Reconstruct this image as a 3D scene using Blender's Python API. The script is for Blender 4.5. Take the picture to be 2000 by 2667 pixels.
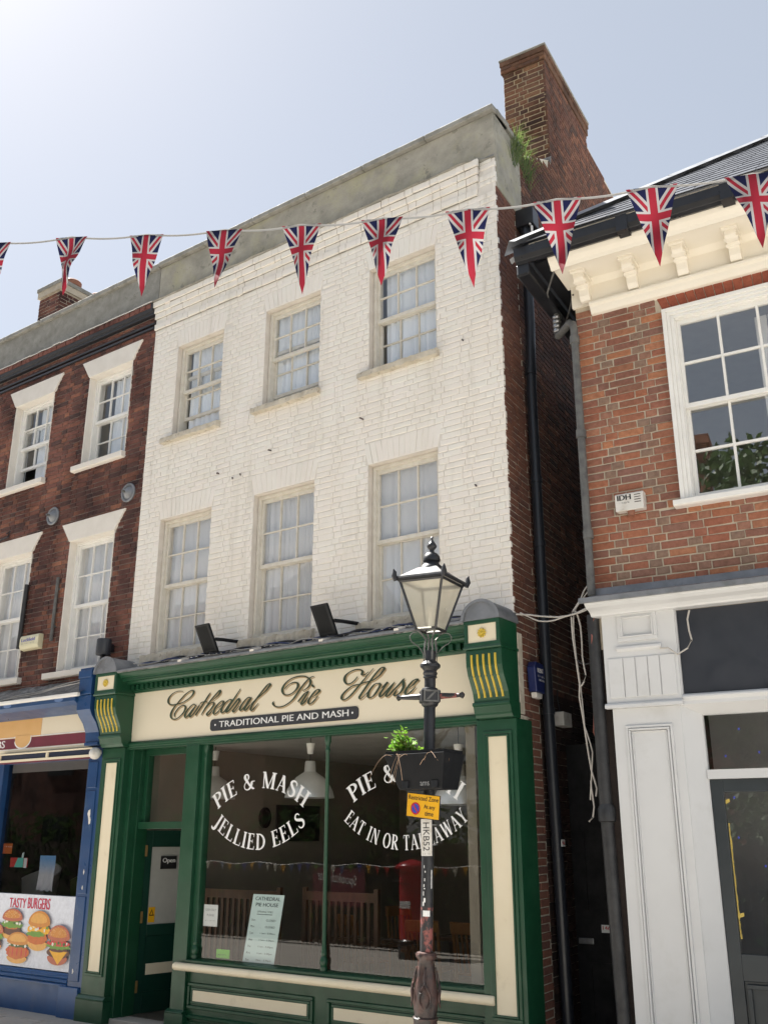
import bpy, bmesh, math, random
from mathutils import Vector, Matrix
random.seed(7)
R = math.radians
sc = bpy.context.scene
for o in list(bpy.data.objects): bpy.data.objects.remove(o)
col = sc.collection

# ------------------------------------------------------------------ camera
cd = bpy.data.cameras.new('camera'); cam = bpy.data.objects.new('camera', cd); col.objects.link(cam)
cd.sensor_fit = 'HORIZONTAL'; cd.sensor_width = 36; cd.lens = 36*2513.67/2000
cd.clip_start = 0.05; cd.clip_end = 500
CR, CU, CF = Vector((.81351, .58155, .00116)), Vector((.18543, -.26127, .94729)), Vector((-.55120, .77041, .32038))
CP = Vector((0, -7.6, 1.9))
cam.matrix_world = Matrix(((CR.x, CU.x, -CF.x, CP.x), (CR.y, CU.y, -CF.y, CP.y), (CR.z, CU.z, -CF.z, CP.z), (0, 0, 0, 1)))
sc.camera = cam
# ------------------------------------------------------------------ sky, sun, exposure
SUN_H, SUN_E = -80, 56          # heading from +Y (negative = towards -X), elevation
w = bpy.data.worlds.new('World'); sc.world = w; w.use_nodes = True
nt = w.node_tree; nt.nodes.clear()
sky = nt.nodes.new('ShaderNodeTexSky'); sky.sky_type = 'NISHITA'; sky.sun_disc = False
sky.sun_elevation = R(SUN_E); sky.sun_rotation = R(SUN_H); sky.altitude = 20
sky.air_density = 1.0; sky.dust_density = 1.6; sky.ozone_density = 1.0
bg = nt.nodes.new('ShaderNodeBackground'); bg.inputs[1].default_value = 0.0555
wo = nt.nodes.new('ShaderNodeOutputWorld')
hz = nt.nodes.new('ShaderNodeMix'); hz.data_type = 'RGBA'; hz.inputs[0].default_value = .68; hz.inputs[7].default_value = (3.0, 3.18, 3.36, 1)   # even high haze
nt.links.new(sky.outputs[0], hz.inputs[6]); nt.links.new(hz.outputs[2], bg.inputs[0]); nt.links.new(bg.outputs[0], wo.inputs[0])
sd_ = Vector((math.sin(R(SUN_H))*math.cos(R(SUN_E)), math.cos(R(SUN_H))*math.cos(R(SUN_E)), math.sin(R(SUN_E))))
sl = bpy.data.lights.new('sun', 'SUN'); sl.energy = 5.0; sl.angle = R(.53); sl.color = (1, .965, .91)
so = bpy.data.objects.new('sun', sl); col.objects.link(so); so.rotation_euler = sd_.to_track_quat('Z', 'Y').to_euler()
so.location = sd_*60
sc.view_settings.view_transform = 'Standard'; sc.view_settings.look = 'None'
sc.view_settings.gamma = 1; sc.view_settings.exposure = 1.87
sc.render.engine = 'CYCLES'
sc.cycles.max_bounces = 8; sc.cycles.diffuse_bounces = 5; sc.cycles.transparent_max_bounces = 16

# ------------------------------------------------------------------ materials
def nd(t, n, **kw):
    x = t.nodes.new(n)
    for k, v in kw.items(): setattr(x, k, v)
    return x
def newmat(name):
    m = bpy.data.materials.new(name); m.use_nodes = True
    t = m.node_tree; b = t.nodes['Principled BSDF']; return m, t, b
def mixc(t, fac, a, b, blend='MIX'):
    n = nd(t, 'ShaderNodeMix', data_type='RGBA', blend_type=blend)
    for s, v in ((0, fac), (6, a), (7, b)):
        if hasattr(v, 'is_linked') or isinstance(v, bpy.types.NodeSocket): t.links.new(v, n.inputs[s])
        else: n.inputs[s].default_value = v if s == 0 else (*v, 1)
    return n.outputs[2]
def noise(t, scale, detail=4, rough=.55, stretch=None):
    g = nd(t, 'ShaderNodeNewGeometry'); v = g.outputs['Position']
    if stretch:
        m = nd(t, 'ShaderNodeMapping'); m.inputs['Scale'].default_value = stretch; t.links.new(v, m.inputs[0]); v = m.outputs[0]
    n = nd(t, 'ShaderNodeTexNoise'); n.inputs['Scale'].default_value = scale; n.inputs['Detail'].default_value = detail
    n.inputs['Roughness'].default_value = rough; t.links.new(v, n.inputs['Vector']); return n.outputs['Fac']
def ramp(t, f, a, b):
    n = nd(t, 'ShaderNodeMapRange', clamp=True); t.links.new(f, n.inputs[0]); n.inputs[1].default_value = a; n.inputs[2].default_value = b; return n.outputs[0]
def addbump(t, b, h, strength, dist=.01):
    n = nd(t, 'ShaderNodeBump'); n.inputs['Strength'].default_value = strength; n.inputs['Distance'].default_value = dist
    t.links.new(h, n.inputs['Height']); t.links.new(n.outputs[0], b.inputs['Normal'])
def pmat(name, c, c2=None, scale=5, lo=.4, hi=.75, rough=.6, metal=0, bump=.15, bscale=60, dist=.004, stretch=None, c3=None, s3=1.2, lo3=.5, hi3=.75, spec=.5, wear=None):
    m, t, b = newmat(name)
    if c2 is None: c2 = tuple(x*.8 for x in c)
    out = mixc(t, ramp(t, noise(t, scale, 5, .6, stretch), lo, hi), c, c2)
    if c3: out = mixc(t, ramp(t, noise(t, s3, 6, .65, stretch), lo3, hi3), out, c3)
    if wear: out = mixc(t, ramp(t, noise(t, wear[1], 8, .7), wear[2], wear[2]+.03), out, wear[0])
    t.links.new(out, b.inputs['Base Color'])
    b.inputs['Roughness'].default_value = rough; b.inputs['Metallic'].default_value = metal
    if bump:
        rm = nd(t, 'ShaderNodeMapRange'); t.links.new(noise(t, 7, 5, .65), rm.inputs[0]); rm.inputs[1].default_value = .3; rm.inputs[2].default_value = .75; rm.inputs[3].default_value = rough*.82; rm.inputs[4].default_value = min(1, rough*1.3); t.links.new(rm.outputs[0], b.inputs['Roughness'])
    b.inputs['Specular IOR Level'].default_value = spec
    if bump: addbump(t, b, noise(t, bscale, 5, .6), bump, dist)
    return m
def brickmat(name, pal, soot=None, sscale=.8, slo=.45, shi=.7, bump=.35, rough=.85, orange=None):
    m, t, b = newmat(name)
    oi = nd(t, 'ShaderNodeObjectInfo'); at = nd(t, 'ShaderNodeAttribute', attribute_name='rnd')
    ad = nd(t, 'ShaderNodeMath', operation='ADD'); t.links.new(oi.outputs['Random'], ad.inputs[0]); t.links.new(at.outputs['Fac'], ad.inputs[1])
    fr = nd(t, 'ShaderNodeMath', operation='FRACT'); t.links.new(ad.outputs[0], fr.inputs[0])
    r = nd(t, 'ShaderNodeValToRGB'); e = r.color_ramp.elements
    while len(e) < len(pal): e.new(.5)
    for i, (p, c) in enumerate(pal): e[i].position = p; e[i].color = (*c, 1)
    t.links.new(fr.outputs[0], r.inputs[0]); out = r.outputs[0]
    out = mixc(t, ramp(t, noise(t, 28, 6, .7), .35, .8), out, (.55, .5, .47), 'MULTIPLY')
    if orange: out = mixc(t, ramp(t, noise(t, .9, 3), orange[1], orange[2]), out, orange[0], 'MULTIPLY')
    if soot: out = mixc(t, ramp(t, noise(t, sscale, 6, .6, (1, 1, .8)), slo, shi), out, soot, 'MULTIPLY')
    t.links.new(out, b.inputs['Base Color']); b.inputs['Roughness'].default_value = rough
    b.inputs['Specular IOR Level'].default_value = .25
    addbump(t, b, noise(t, 90, 6, .7), bump, .004)
    return m
def glassmat(name, refl=.08, tint=(1, 1, 1)):
    m, t, b = newmat(name); t.nodes.remove(b); out = t.nodes['Material Output']
    lw = nd(t, 'ShaderNodeLayerWeight'); lw.inputs[0].default_value = .5
    p = nd(t, 'ShaderNodeMath', operation='POWER'); t.links.new(lw.outputs['Facing'], p.inputs[0]); p.inputs[1].default_value = 4.2
    ma = nd(t, 'ShaderNodeMath', operation='MULTIPLY_ADD'); t.links.new(p.outputs[0], ma.inputs[0]); ma.inputs[1].default_value = .9-refl; ma.inputs[2].default_value = refl
    tr = nd(t, 'ShaderNodeBsdfTransparent'); tr.inputs[0].default_value = (*tint, 1)
    gl = nd(t, 'ShaderNodeBsdfGlossy'); gl.inputs['Roughness'].default_value = .0
    mx = nd(t, 'ShaderNodeMixShader'); t.links.new(ma.outputs[0], mx.inputs[0]); t.links.new(tr.outputs[0], mx.inputs[1]); t.links.new(gl.outputs[0], mx.inputs[2])
    t.links.new(mx.outputs[0], out.inputs[0]); return m
def sheermat(name, c, trans=.5, alpha=.0):
    m, t, b = newmat(name); t.nodes.remove(b); out = t.nodes['Material Output']
    d = nd(t, 'ShaderNodeBsdfDiffuse'); d.inputs[0].default_value = (*c, 1)
    l = nd(t, 'ShaderNodeBsdfTranslucent'); l.inputs[0].default_value = (*c, 1)
    mx = nd(t, 'ShaderNodeMixShader'); mx.inputs[0].default_value = trans
    t.links.new(d.outputs[0], mx.inputs[1]); t.links.new(l.outputs[0], mx.inputs[2])
    last = mx.outputs[0]
    if alpha:
        tr = nd(t, 'ShaderNodeBsdfTransparent'); m2 = nd(t, 'ShaderNodeMixShader'); m2.inputs[0].default_value = alpha
        t.links.new(last, m2.inputs[1]); t.links.new(tr.outputs[0], m2.inputs[2]); last = m2.outputs[0]
    t.links.new(last, out.inputs[0]); return m
def leafmat(name, c, c2):
    m, t, b = newmat(name)
    oi = nd(t, 'ShaderNodeAttribute', attribute_name='rnd')
    out = mixc(t, oi.outputs['Fac'], c, c2); t.links.new(out, b.inputs['Base Color']); b.inputs['Roughness'].default_value = .5
    tl = nd(t, 'ShaderNodeBsdfTranslucent'); t.links.new(out, tl.inputs[0])
    mx = nd(t, 'ShaderNodeMixShader'); mx.inputs[0].default_value = .4
    t.links.new(b.outputs[0], mx.inputs[1]); t.links.new(tl.outputs[0], mx.inputs[2]); t.links.new(mx.outputs[0], t.nodes['Material Output'].inputs[0])
    return m

M = {}
def whitewall():
    m, t, b = newmat('painted_brick')
    oi = nd(t, 'ShaderNodeObjectInfo'); at = nd(t, 'ShaderNodeAttribute', attribute_name='rnd')
    ad = nd(t, 'ShaderNodeMath', operation='ADD'); t.links.new(oi.outputs['Random'], ad.inputs[0]); t.links.new(at.outputs['Fac'], ad.inputs[1])
    fr = nd(t, 'ShaderNodeMath', operation='FRACT'); t.links.new(ad.outputs[0], fr.inputs[0])
    c = mixc(t, fr.outputs[0], (.79, .745, .70), (.78, .76, .705))
    c = mixc(t, ramp(t, noise(t, 2.2, 5), .38, .72), c, (.765, .715, .65))
    c = mixc(t, ramp(t, noise(t, 1.1, 6, .65, (1, 1, .35)), .55, .85), c, (.66, .62, .55))
    c = mixc(t, ramp(t, noise(t, 5, 6, .7, (1, 1, .09)), .55, .78), c, (.60, .565, .50))
    c = mixc(t, ramp(t, noise(t, 1.7, 8, .75), .60, .74), c, (.66, .625, .565))
    c = mixc(t, ramp(t, noise(t, 34, 6, .75), .72, .77), c, (.47, .43, .37))
    c = mixc(t, ramp(t, noise(t, 7, 9, .8), .70, .735), c, (.55, .49, .40))
    t.links.new(c, b.inputs['Base Color']); b.inputs['Roughness'].default_value = .65; b.inputs['Specular IOR Level'].default_value = .3
    addbump(t, b, noise(t, 55, 6, .65), .45, .005); return m
M['white_wall'] = whitewall()
M['white_joint'] = pmat('grubby_paint_joint', (.715, .675, .62), (.65, .61, .555), 7, .35, .7, .8, bump=.4, bscale=80)
M['white_reveal'] = pmat('painted_reveal', (.66, .61, .55), (.55, .5, .44), 6, .4, .75, .65, bump=.2)
M['cream_old'] = pmat('peeling_cream', (.58, .53, .44), (.43, .38, .30), 9, .4, .7, .75, bump=.9, bscale=28, dist=.012, c3=(.22, .18, .13), s3=14, lo3=.58, hi3=.68)
M['old_frame'] = pmat('aged_window_paint', (.66, .625, .555), (.56, .52, .445), 12, .4, .75, .6, bump=.2)
M['white_frame'] = pmat('white_gloss', (.80, .79, .76), (.72, .71, .68), 6, .4, .8, .4, bump=.08)
M['render'] = pmat('grey_cement', (.40, .375, .315), (.26, .25, .21), 3.5, .35, .68, .9, bump=.7, bscale=45, dist=.008, c3=(.40, .375, .25), s3=2.1, lo3=.5, hi3=.72, wear=((.24, .23, .19), 5, .585))
M['render_left'] = pmat('dark_cement', (.32, .31, .28), (.21, .205, .18), 5, .35, .68, .9, bump=.8, bscale=60, dist=.008, c3=(.19, .185, .16), s3=9, lo3=.5, hi3=.8, wear=((.2, .195, .165), 6, .60))
M['coping'] = pmat('coping_stone', (.30, .29, .26), (.19, .185, .16), 7, .4, .7, .85, bump=.5, bscale=40, dist=.006)
M['mortar_left'] = pmat('sooty_mortar', (.25, .205, .175), (.13, .105, .095), 8, .4, .7, .95, bump=.5, bscale=120)
M['mortar_right'] = pmat('lime_mortar', (.52, .45, .35), (.40, .34, .26), 9, .4, .7, .95, bump=.5, bscale=120)
M['mortar_chim'] = pmat('chimney_mortar', (.40, .31, .19), (.27, .22, .15), 9, .4, .7, .95, bump=.5, bscale=120)
M['brick_alley_shade'] = brickmat('shade_darkened_brick', [(0, (.045, .03, .026)), (.5, (.07, .04, .032)), (1, (.03, .024, .022))], soot=(.5, .48, .47), sscale=1.2)  # side brick with the alley's deep shade put into its colour
M['matt_black'] = pmat('matt_black', (.006, .006, .007), None, 6, rough=.8, bump=.2)
M['mortar_side'] = pmat('side_mortar', (.62, .57, .47), (.46, .42, .34), 5, .4, .7, .95, bump=.5, bscale=120)
M['brick_left'] = brickmat('sooty_red_brick', [(0, (.15, .078, .066)), (.2, (.225, .10, .08)), (.4, (.30, .13, .092)), (.55, (.115, .068, .062)), (.72, (.245, .107, .083)), (.9, (.36, .16, .10)), (1, (.10, .064, .060))], soot=(.36, .34, .37), sscale=1.3, slo=.40, shi=.60)
M['brick_right'] = brickmat('orange_red_brick', [(0, (.34, .14, .092)), (.2, (.41, .17, .10)), (.4, (.27, .14, .11)), (.55, (.38, .15, .095)), (.72, (.25, .142, .115)), (.9, (.49, .215, .115)), (1, (.30, .16, .125))], soot=(.72, .68, .66), sscale=1.3)
M['header_grey'] = brickmat('grey_header', [(0, (.29, .19, .14)), (.5, (.25, .17, .13)), (1, (.36, .17, .115))])
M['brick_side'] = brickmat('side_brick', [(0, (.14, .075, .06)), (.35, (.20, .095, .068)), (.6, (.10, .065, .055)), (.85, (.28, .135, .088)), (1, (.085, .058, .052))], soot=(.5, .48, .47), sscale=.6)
M['brick_front_side'] = brickmat('side_brown_brick', [(0, (.20, .10, .075)), (.5, (.25, .115, .08)), (1, (.17, .09, .075))], soot=(.6, .55, .54), sscale=.8)
M['brick_chim'] = brickmat('chimney_brick', [(0, (.18, .09, .06)), (.25, (.25, .125, .075)), (.5, (.12, .07, .055)), (.8, (.31, .165, .09)), (1, (.10, .062, .052))], soot=(.4, .38, .37), sscale=2.2, slo=.42, shi=.62)
M['arch_red'] = brickmat('rubbed_red_brick', [(0, (.30, .085, .055)), (.5, (.36, .11, .065)), (1, (.26, .075, .05))])
M['slate'] = brickmat('slate', [(0, (.10, .11, .125)), (.5, (.14, .15, .17)), (1, (.075, .08, .095))], rough=.38, bump=.2)
M['green'] = pmat('green_gloss', (.0092, .063, .029), (.0072, .049, .0225), 5, .4, .75, .36, bump=.12, bscale=22, c3=(.022, .085, .045), s3=1.6, lo3=.52, hi3=.8, wear=((.10, .12, .09), 30, .735))
M['green_dark'] = pmat('dark_green_gloss', (.007, .045, .03), (.006, .036, .024), 5, .4, .8, .38, bump=.06)
M['cream'] = pmat('cream_gloss', (.80, .71, .53), (.76, .665, .48), 4, .4, .8, .42, bump=.08, bscale=20, c3=(.64, .55, .39), s3=6, lo3=.58, hi3=.8, wear=((.34, .28, .2), 30, .76))
M['cream_sign'] = pmat('cream_sign', (.78, .70, .545), (.76, .675, .515), 3, .4, .8, .45, bump=.04)
M['brass'] = pmat('dull_brass', (.22, .14, .05), None, 20, rough=.45)
M['gold'] = pmat('gold_paint', (.62, .45, .05), (.5, .35, .03), 20, .4, .8, .4, bump=.05)
M['olive'] = pmat('flute_olive', (.09, .10, .012), None, 9, rough=.5)
M['lead'] = pmat('lead', (.25, .26, .28), (.17, .18, .195), 6, .35, .7, .5, metal=.35, bump=.25, bscale=25, dist=.006, c3=(.14, .14, .145), s3=3, lo3=.55, hi3=.8)
M['flashing'] = pmat('weathered_flashing', (.16, .155, .15), (.34, .34, .33), 9, .45, .72, .55, metal=.1, bump=1, bscale=30, dist=.015, c3=(.05, .048, .045), s3=14, lo3=.5, hi3=.7)
M['blue'] = pmat('blue_gloss', (.015, .060, .17), (.011, .042, .125), 3, .4, .8, .32, bump=.15, bscale=8, dist=.006, c3=(.06, .115, .20), s3=5, lo3=.6, hi3=.8)
M['blue_riser'] = pmat('blue_riser', (.02, .083, .23), (.016, .063, .175), 4, .4, .8, .35, bump=.08, bscale=10, c3=(.11, .13, .17), s3=2.2, lo3=.62, hi3=.85)
M['blue_dark'] = pmat('navy', (.012, .02, .05), None, 6, rough=.45)
M['sky_blue'] = pmat('pale_blue_paint', (.12, .2, .40), None, 6, rough=.5)
M['maroon'] = pmat('maroon', (.17, .022, .042), None, 5, rough=.45)
M['orange_sign'] = pmat('orange_sign', (.70, .42, .17), (.66, .38, .14), 3, rough=.5)
M['white_paint'] = pmat('white_paint', (.80, .78, .74), (.72, .70, .66), 5, .4, .8, .5, bump=.1)
M['white_lintel'] = pmat('white_lintel', (.74, .70, .64), (.66, .62, .56), 5, .4, .8, .7, bump=.35, bscale=50)
M['white_shop'] = pmat('white_shop_gloss', (.64, .645, .65), (.60, .605, .61), 2, .4, .8, .38, bump=.10, bscale=18, c3=(.54, .54, .53), s3=3, lo3=.55, hi3=.85, wear=((.42, .41, .39), 34, .785))
M['cornice_cream'] = pmat('cornice_cream', (.78, .735, .645), (.75, .70, .60), 3, .4, .8, .6, bump=.1)
M['anthracite'] = pmat('anthracite', (.028, .032, .042), (.024, .028, .037), 3, rough=.45, bump=.05)
M['anthracite_door'] = pmat('grey_door', (.032, .04, .046), None, 3, rough=.4, bump=.04)
M['black'] = pmat('black_gloss', (.012, .013, .016), (.02, .02, .024), 8, rough=.32, bump=.15, bscale=50)
M['black_iron'] = pmat('cast_iron_black', (.016, .017, .021), (.03, .03, .034), 18, .45, .8, .38, bump=.3, bscale=90, wear=((.55, .53, .5), 26, .80))
M['rusty_iron'] = pmat('rusty_iron', (.075, .038, .032), (.024, .019, .019), 9, .40, .60, .40, bump=.6, bscale=60, dist=.006, c3=(.15, .07, .055), s3=6, lo3=.55, hi3=.7, wear=((.4, .36, .32), 30, .74))
M['worn_red'] = pmat('worn_shaft', (.02, .02, .023), (.26, .08, .07), 16, .5, .58, .5, bump=.5, bscale=60, dist=.005, wear=((.45, .42, .4), 34, .74))
M['pipe_grey'] = pmat('grey_iron_pipe', (.13, .13, .125), (.07, .07, .07), 14, .4, .7, .55, bump=.4, bscale=60, wear=((.5, .48, .44), 24, .78))
M['pipe_dark'] = pmat('dark_iron_pipe', (.03, .03, .032), (.015, .016, .018), 14, .4, .7, .5, bump=.35, bscale=60, wear=((.5, .48, .44), 22, .80))
M['pipe_black'] = pmat('black_plastic_pipe', (.017, .02, .027), None, 8, rough=.35, bump=.05)
M['metal'] = pmat('bare_metal', (.45, .46, .48), (.32, .33, .35), 20, .4, .7, .35, metal=.9, bump=.1)
M['alu'] = pmat('spun_aluminium', (.84, .83, .81), (.78, .77, .75), 6, .4, .7, .30, metal=.5, bump=0)
M['cable_white'] = pmat('white_cable', (.5, .47, .43), None, 12, rough=.6)
M['cable_dark'] = pmat('dark_cable', (.03, .03, .034), None, 12, rough=.6)
M['cable_blue'] = pmat('blue_cable', (.04, .06, .16), None, 12, rough=.5)
M['cable_red'] = pmat('red_cable', (.3, .1, .08), None, 12, rough=.6)
M['wood_chair'] = pmat('orange_wood', (.36, .16, .05), (.26, .11, .035), 10, .4, .7, .45, bump=.1, stretch=(1, 1, .15))
M['wood_dark'] = pmat('dark_wood', (.10, .05, .025), (.06, .03, .016), 10, .4, .7, .5, bump=.1, stretch=(1, 1, .15))
M['table_top'] = pmat('table_top', (.12, .065, .035), None, 8, rough=.25)
M['inner_wall'] = pmat('beige_wall', (.27, .235, .185), (.24, .21, .165), 1.5, rough=.8, bump=.05)
M['inner_ceiling'] = pmat('ceiling', (.5, .48, .44), None, 2, rough=.85)
M['inner_floor'] = pmat('tile_floor', (.10, .085, .07), None, 3, rough=.4)
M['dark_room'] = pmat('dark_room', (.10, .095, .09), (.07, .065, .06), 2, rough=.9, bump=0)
M['room'] = pmat('plain_room', (.42, .42, .42), None, 2, rough=.9, bump=0)
M['door_panel_white'] = pmat('dull_white_panel', (.42, .42, .39), (.38, .38, .35), 5, rough=.6, bump=0)
M['flood_lens'] = pmat('flood_lens', (.016, .017, .018), None, 5, rough=.6, bump=0, spec=.08)
M['paper'] = pmat('paper', (.78, .79, .78), (.74, .75, .74), 5, rough=.6, bump=0)
M['mint_paper'] = pmat('mint_paper', (.62, .76, .74), (.58, .72, .70), 5, rough=.5, bump=0)
M['ink'] = pmat('ink', (.06, .09, .10), None, 5, rough=.6, bump=0)
M['ink_black'] = pmat('black_ink', (.012, .012, .014), None, 5, rough=.5, bump=0)
M['ink_grey'] = pmat('grey_ink', (.25, .26, .27), None, 5, rough=.6, bump=0)
M['letter_white'] = pmat('white_vinyl', (.85, .85, .84), None, 5, rough=.5, bump=0)
M['letter_green'] = pmat('sign_green', (.045, .055, .032), (.03, .07, .04), 6, rough=.45, bump=0)
M['letter_brown'] = pmat('sign_shadow', (.45, .33, .19), None, 5, rough=.5, bump=0)
M['plate_dark'] = pmat('dark_plate', (.035, .036, .042), None, 4, rough=.5, bump=0)
M['tape_yellow'] = pmat('masking_tape', (.62, .46, .10), None, 6, rough=.6, bump=0)
M['yellow'] = pmat('sign_yellow', (.80, .42, .015), None, 4, rough=.35, bump=0)
M['sign_blue'] = pmat('sign_blue', (.05, .07, .42), None, 4, rough=.4, bump=0)
M['sign_red'] = pmat('sign_red', (.5, .02, .03), None, 4, rough=.4, bump=0)
M['plastic_cream'] = pmat('yellowed_plastic', (.66, .62, .43), None, 4, rough=.45, bump=0)
M['plastic_white'] = pmat('grubby_white_plastic', (.66, .64, .60), (.5, .46, .4), 12, .5, .75, rough=.45, bump=.05)
M['plastic_navy'] = pmat('navy_plastic', (.015, .024, .10), None, 4, rough=.35, bump=0)
M['plastic_black'] = pmat('black_plastic', (.009, .010, .012), (.013, .014, .016), 5, spec=.2, rough=.5, bump=.03)
M['postbox'] = pmat('postbox_red', (.42, .012, .02), None, 4, rough=.3, bump=.03)
M['soil'] = pmat('dry_soil', (.07, .045, .03), None, 30, rough=.95, bump=1, bscale=80, dist=.02)
M['twig'] = pmat('dry_twig', (.30, .19, .11), (.2, .12, .07), 20, rough=.8)
M['leaf'] = leafmat('fresh_leaf', (.10, .26, .025), (.24, .42, .05))
M['leaf_dark'] = leafmat('tree_leaf', (.022, .05, .014), (.05, .09, .025))
M['grass'] = leafmat('grass', (.07, .13, .03), (.16, .20, .06))
M['bark'] = pmat('bark', (.08, .06, .045), (.05, .04, .03), 8, rough=.9, bump=.6, bscale=30)
M['stone'] = pmat('york_stone', (.44, .41, .365), (.36, .335, .30), 1.6, .35, .7, .8, bump=.35, bscale=30, dist=.006, c3=(.29, .25, .2), s3=5, lo3=.55, hi3=.8)
M['road'] = pmat('road_setts', (.45, .42, .375), (.38, .355, .315), 3, .35, .7, .85, bump=.5, bscale=14, dist=.02)
M['kerb'] = pmat('kerb_granite', (.27, .26, .245), (.2, .19, .18), 9, rough=.8, bump=.3)
M['terracotta'] = pmat('terracotta', (.28, .12, .075), (.18, .09, .06), 6, rough=.85, bump=.3)
M['window_dark'] = pmat('dark_pane', (.02, .024, .03), None, 3, rough=.05, bump=0)
M['glass'] = glassmat('window_glass', .12)
M['glass_old'] = glassmat('old_window_glass', .14, (.95, .96, .96))
M['glass_shop'] = glassmat('shop_glass', .066, (.9, .91, .9))
M['glass_bright'] = glassmat('sky_filmed_glass', .28)
M['glass_shade'] = glassmat('tinted_shop_glass', .045, (.55, .56, .58))
def lampglass():
    m, t, b = newmat('hazy_lamp_glass'); out = t.nodes['Material Output']
    tr = nd(t, 'ShaderNodeBsdfTransparent'); tr.inputs[0].default_value = (.93, .91, .84, 1)
    b.inputs['Base Color'].default_value = (.72, .69, .6, 1); b.inputs['Roughness'].default_value = .12
    mx = nd(t, 'ShaderNodeMixShader'); f = ramp(t, noise(t, 4, 2), .3, .75)
    mr = nd(t, 'ShaderNodeMapRange'); t.links.new(f, mr.inputs[0]); mr.inputs[3].default_value = .34; mr.inputs[4].default_value = .46
    t.links.new(mr.outputs[0], mx.inputs[0]); t.links.new(tr.outputs[0], mx.inputs[1]); t.links.new(b.outputs[0], mx.inputs[2])
    t.links.new(mx.outputs[0], out.inputs[0]); return m
M['lampglass'] = lampglass()
M['net'] = sheermat('net_curtain', (.86, .90, .96), .1)
M['net_grey'] = sheermat('grey_net_curtain', (.70, .72, .75), .15)
M['blind'] = sheermat('roller_blind', (.52, .50, .47), .3)

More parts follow.
